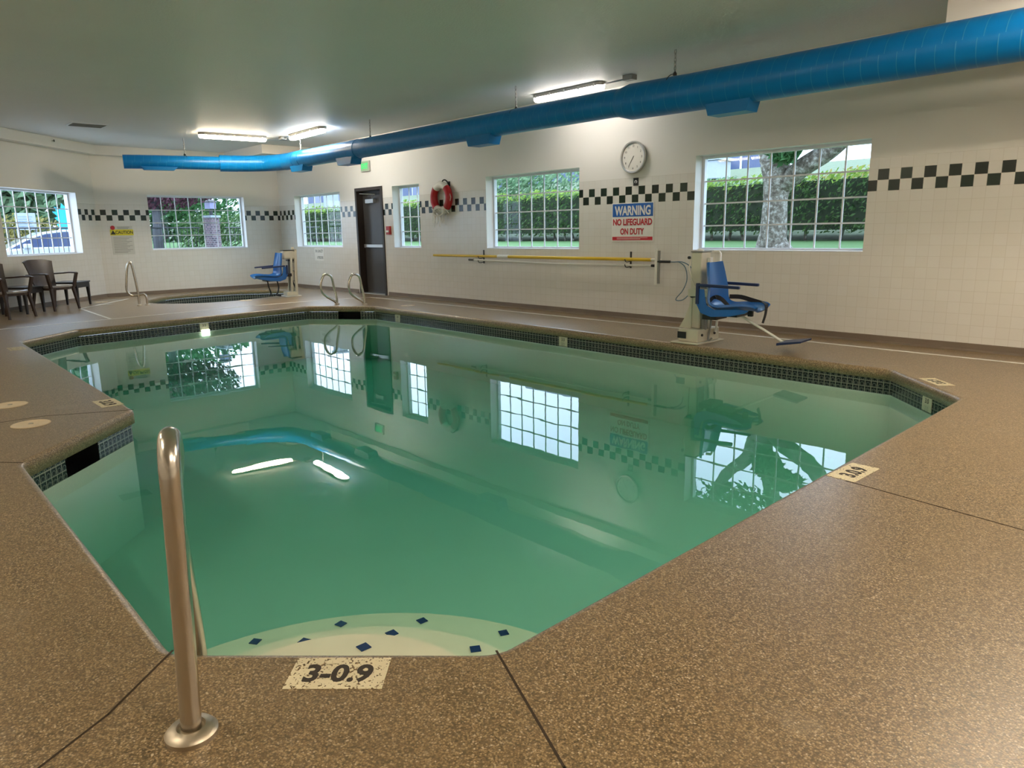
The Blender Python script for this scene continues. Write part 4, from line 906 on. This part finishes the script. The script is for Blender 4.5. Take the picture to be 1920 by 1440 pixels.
# tree outside the largest window
tr = thing('tree', 'thick mottled tree with forked trunk outside the largest window', 'tree', (-6.08, 11.5, .80))
def limb(pts, rs, name='trunk', parent=None, mat='bark'):
    P = spline(pts, 5); R = []
    for i in range(len(P)): f = i/(len(P)-1)*(len(rs)-1); k = min(int(f), len(rs)-2); R.append(rs[k]+(rs[k+1]-rs[k])*(f-k))
    P = [p+Vector((random.uniform(-1, 1), random.uniform(-1, 1), 0))*R[i]*.05 for i, p in enumerate(P)]
    return MB().tube(P, R, 16).build(name, mat, parent, smooth=True)
limb([(0, 0, -.1), (0, 0, .25), (.0, 0, .8), (.02, 0, 1.15), (.0, 0, 1.4)], [.36, .22, .19, .22, .20], 'trunk', tr)
limb([(-.04, 0, 1.15), (-.14, 0, 1.45), (-.30, .05, 1.75), (-.75, .1, 2.2), (-1.3, .3, 3.2)], [.17, .15, .12, .10, .07], 'branch', tr)
limb([(.05, 0, 1.0), (.0, .1, 1.6), (.1, .3, 2.4), (.0, .6, 4.0)], [.17, .15, .13, .09], 'branch', tr)
limb([(.08, 0, 1.05), (.5, -.05, 1.35), (.85, 0, 1.55), (1.15, 0, 1.85), (1.6, .2, 2.6), (2.4, .3, 4.0)], [.15, .15, .14, .13, .11, .07], 'branch', tr)
P = []
for cx, cy, cz, rx, ry, rz_, n_ in ((-.1, .1, 4.0, 3.4, 2.4, 1.6, 5200), (-1.5, .3, 3.6, 1.5, 1.5, 1.0, 1300), (2.4, .2, 3.6, 1.8, 1.5, 1.0, 1500), (.30, -.35, 1.62, .28, .15, .26, 420), (.62, -.25, 1.85, .3, .2, .2, 320), (-.1, -.3, 2.4, .8, .3, .3, 300)):
    for k in range(n_):
        d_ = Vector((random.gauss(0, 1), random.gauss(0, 1), random.gauss(0, 1))).normalized()*random.random()**.4; P.append(Vector((cx+d_.x*rx, cy+d_.y*ry, cz+d_.z*rz_)))
leaves('foliage', P, .075, 'leaf_tree', tr)
def bush(name, c, r, n_, mat, label, cat='tree', size=.1, trunk=True, group=None, tmat='bark'):
    t = thing(name, label, cat, (c[0], c[1], 0), 0, group); P = []
    for k in range(n_):
        d_ = Vector((random.gauss(0, 1), random.gauss(0, 1), random.gauss(0, 1))).normalized()*random.random()**.45; P.append(Vector((d_.x*r[0], d_.y*r[1], c[2]+d_.z*r[2])))
    leaves('foliage', P, size, mat, t)
    if trunk: limb([(0, 0, -.05), (.05, 0, c[2]*.5), (0, .05, c[2])], [.16, .12, .07], 'trunk', t, tmat)
    return t
bush('tree', (-21.5, 6.6, 2.75), (1.1, 1.9, .85), 9000, 'leaf_purple', 'dark purple-leaved tree outside the far wall window', size=.06, tmat='iron')
bush('tree', (-31, 4.6, 3.7), (2, 4.2, 2.6), 11000, 'leaf_pale', 'large pale green tree behind the parked car', size=.19)
bush('tree', (-38, 12.0, 3.0), (3, 4, 2.2), 6000, 'leaf_tree', 'green tree far behind the turquoise banner', size=.16)
bush('shrub', (-29, 4.6, 1.3), (.7, 1.5, .75), 1400, 'leaf_gold', 'golden shrub row beyond the white notice board', 'shrub', .08, False)
bush('shrub', (-27, 7.1, 1.35), (.6, .9, .75), 1500, 'leaf_hedge', 'green shrub behind the brick pillar, left side', 'shrub', .07, False)
bush('shrub', (-27, 10.2, 1.3), (.6, 1.4, .85), 1800, 'leaf_hedge', 'green shrub behind the brick pillar, right side', 'shrub', .07, False)
bush('shrub', (-11.6, 17.6, 2.15), (2.4, .8, .38), 2200, 'leaf_pale', 'pale low shrubs on the bank left of the tree trunk', 'shrub', .06, False)
bush('shrub', (-20.5, 19.0, 2.9), (5, 1.0, 1.0), 4200, 'leaf_pale', 'pale loose shrubs on the bank above the hedge', 'shrub', .09, False)
bush('shrub', (-6.2, 18.3, 2.35), (2.6, .8, .30), 1300, 'leaf_gold', 'golden low shrubs on the bank at right', 'shrub', .07, False)
# iron fence
fence = thing('iron_fence', 'black iron picket fence outside the two left windows', 'fence', (-20.5, 5.0, 0))
FP = [(-17.2, -1.6), (-18.8, 1.8), (-20.6, 5.0), (-21.9, 7.9)]; rl = MB(); pk = MB()
FP2 = [(-22.1, 8.7), (-23.2, 12.4)]
for poly in (FP, FP2):
    for A, B in zip(poly, poly[1:]):
        A, B = Vector((A[0]+20.5, A[1]-5, 0)), Vector((B[0]+20.5, B[1]-5, 0)); L = (B-A).length; d = (B-A)/L; n_ = int(L/.13)
        for z in (.2, 1.45): rl.tube([A+Z*z, B+Z*z], .020, 4)
        for k in range(n_): pk.tube([A+d*(k+.5)*L/n_+Z*.1, A+d*(k+.5)*L/n_+Z*1.45], .009, 4)
rl.build('fence_rail', 'iron', fence); o = pk.build('pickets', 'iron', fence)
for x, y in FP[1:3]: MB().box(-.04, .04, -.04, .04, -.02, 1.52, Matrix.Translation((x+20.5, y-5, 0))).build('fence_post', 'iron', fence)
t = thing('brick_pillar', 'brick gate pillar with lantern outside the far wall window', 'pillar', (-22.0, 8.3, 0), .35)
MB().box(-.15, .15, -.15, .15, -.02, 1.74).build('pillar_shaft', 'brick', t); MB().box(-.18, .18, -.18, .18, 1.74, 1.80).build('pillar_cap', 'pale_wall', t)
MB().tube([(0, 0, 1.80), (0, 0, 1.98)], .05, 10).build('lantern_stem', 'iron', t); MB().box(-.11, .11, -.11, .11, 1.99, 2.17).build('lantern_glass', 'lantern_glass', t); MB().loft([[Vector((x*e, y*e, z)) for x, y in ((-1, -1), (1, -1), (1, 1), (-1, 1))] for e, z in ((.14, 2.17), (.13, 2.20), (.02, 2.27))]).build('lantern_roof', 'iron', t)
# parked car, nose toward -Y
t = thing('car', 'white parked car behind the iron fence, seen through left window', 'car', (-24.6, 4.6, -.02))
body = [(-2.3, .35), (-2.35, .62), (-2.1, .78), (-1.25, .93), (-.55, 1.0), (1.6, 1.02), (2.15, .98), (2.3, .75), (2.3, .35)]
cab = [(-1.25, .92), (-.75, 1.20), (-.25, 1.41), (.25, 1.47), (.95, 1.45), (1.45, 1.30), (1.85, 1.01)]
FM = lambda x: frameM((x, 0, 0), (0, 1, 0), (0, 0, 1))
MB().prism(body, -.88, .88, FM(0)).build('body', 'car_white', t, bevel=.05); MB().prism(cab, -.72, .72, FM(0)).build('roof', 'car_white', t, bevel=.05)
gl = [(-1.05, .98), (-.68, 1.18), (-.22, 1.35), (.25, 1.41), (.90, 1.385), (1.35, 1.25), (1.6, 1.02)]
MB().prism(gl, .715, .735, FM(0)).build('side_windows', 'car_glass', t); MB().prism(gl, -.735, -.715, FM(0)).build('side_windows', 'car_glass', t)
MB().box(.86, 1.02, -.80, -.62, .98, 1.10).build('mirror', 'car_white', t, bevel=.03)
for y in (-1.45, 1.4):
    for x in (-.8, .8): MB().lathe([(.32, -.1), (.32, .1)], 20, Matrix.Translation((x, y, .32)) @ Matrix.Rotation(PI/2, 4, 'Y')).build('wheel', 'tyre', t)
t = thing('notice_board', 'white notice board on posts beyond the parked car', 'notice board', (-26.5, 4.42, 0), PI/2)
MB().box(-.26, .26, -.02, .02, 1.48, 1.98).build('board_panel', 'pale_wall', t); b = MB()
for s in (-1, 1): MB().box(s*.24-.02, s*.24+.02, .02, .06, -.02, 1.98).build('post', 'metal_grey', t)
for k in range(5): MB().box(-.20, .18-.04*(k % 2), -.0225, -.0201, 1.86-.07*k, 1.875-.07*k).build('fine_print', 'hose_blue', t)
t = thing('feather_banner', 'bright turquoise jagged banner at right side of left window', 'banner', (-25.0, 5.15, 0), PI/2)
jag = [(-.14, 1.0), (-.16, 1.5), (-.22, 1.62), (-.15, 1.68), (-.26, 1.80), (-.17, 1.84), (-.30, 1.98), (-.18, 1.98), (-.24, 2.12), (-.08, 2.05), (-.04, 2.22), (.06, 2.10), (.16, 2.02), (.20, 1.6), (.18, 1.0)]
MB().prism(jag, -.01, .01, frameM((0, 0, 0), (1, 0, 0), (0, 0, 1))).build('banner_cloth', 'banner_cyan', t); MB().tube([(.2, 0, -.02), (.2, 0, 2.3)], .02, 6).build('pole', 'metal_grey', t)
# buildings behind the hedge
def building(x0, x1, y0, y1, h, mat, label, z0=3.05, nwin=4):
    t = thing('building', label, 'building', ((x0+x1)/2, y0, z0)); W2 = (x1-x0)/2
    MB().box(-W2, W2, 0, y1-y0, -.3, h).build('wall', mat, t)
    b = MB().loft([[Vector((x, -.4, h)), Vector((x, (y1-y0)/2, h+1.2)), Vector((x, y1-y0+.4, h))] for x in (-W2-.4, W2+.4)]); b.build('roof', 'roof_grey', t)
    for k in range(nwin):
        x = -W2+(k+.5)*2*W2/nwin; f = MB().box(x-.45, x+.45, -.06, -.005, .35, 1.5).build('window', 'white_frame', t); MB().box(x-.38, x+.38, -.075, -.06, .42, 1.43).build('pane', 'car_glass', f)
    return t
building(-52, -30, 27, 34, 2.6, 'slate_wall', 'slate blue building beyond the hedge, outside corner window', nwin=7)
building(-29, -14.8, 27, 29, 3.0, 'slate_wall', 'slate grey building far above the hedge', z0=3.05, nwin=5)
o = thing('concrete_planter', 'low white concrete block on the bank beyond the hedge', 'block', (-13.2, 20.2, 2.66)); MB().box(-.8, .8, -.4, .4, 0, .55).build('block', 'pale_wall', o, bevel=.03); MB().box(-.9, .9, -.45, .45, .55, .62).build('block_cap', 'pale_wall', o)
t = thing('hoop_fence', 'thin grey hoop railing on the bank at right', 'railing', (-5.6, 21.5, 2.85)); b = MB()
for k in range(9): b.tube([Vector((-2.2+.5*k-.18, 0, 0)), Vector((-2.2+.5*k-.18, 0, .55))]+arc((-2.2+.5*k, 0, .55), (-1, 0, 0), (0, 0, 1), .18, 0, PI, 6)+[Vector((-2.2+.5*k+.18, 0, 0))], .02, 5)
b.build('hoops', 'roof_grey', t); MB().tube([(-2.6, 0, .1), (2.4, 0, .1)], .02, 5).build('rail', 'roof_grey', t)
t = thing('post', 'pale square post beyond the hedge outside the corner window', 'post', (-28.4, 15.8, 1.4)); MB().box(-.28, .28, -.2, .2, 0, 2.1).build('shaft', 'pale_wall', t); MB().box(-.33, .33, -.25, .25, 2.1, 2.18).build('cap', 'pale_wall', t)
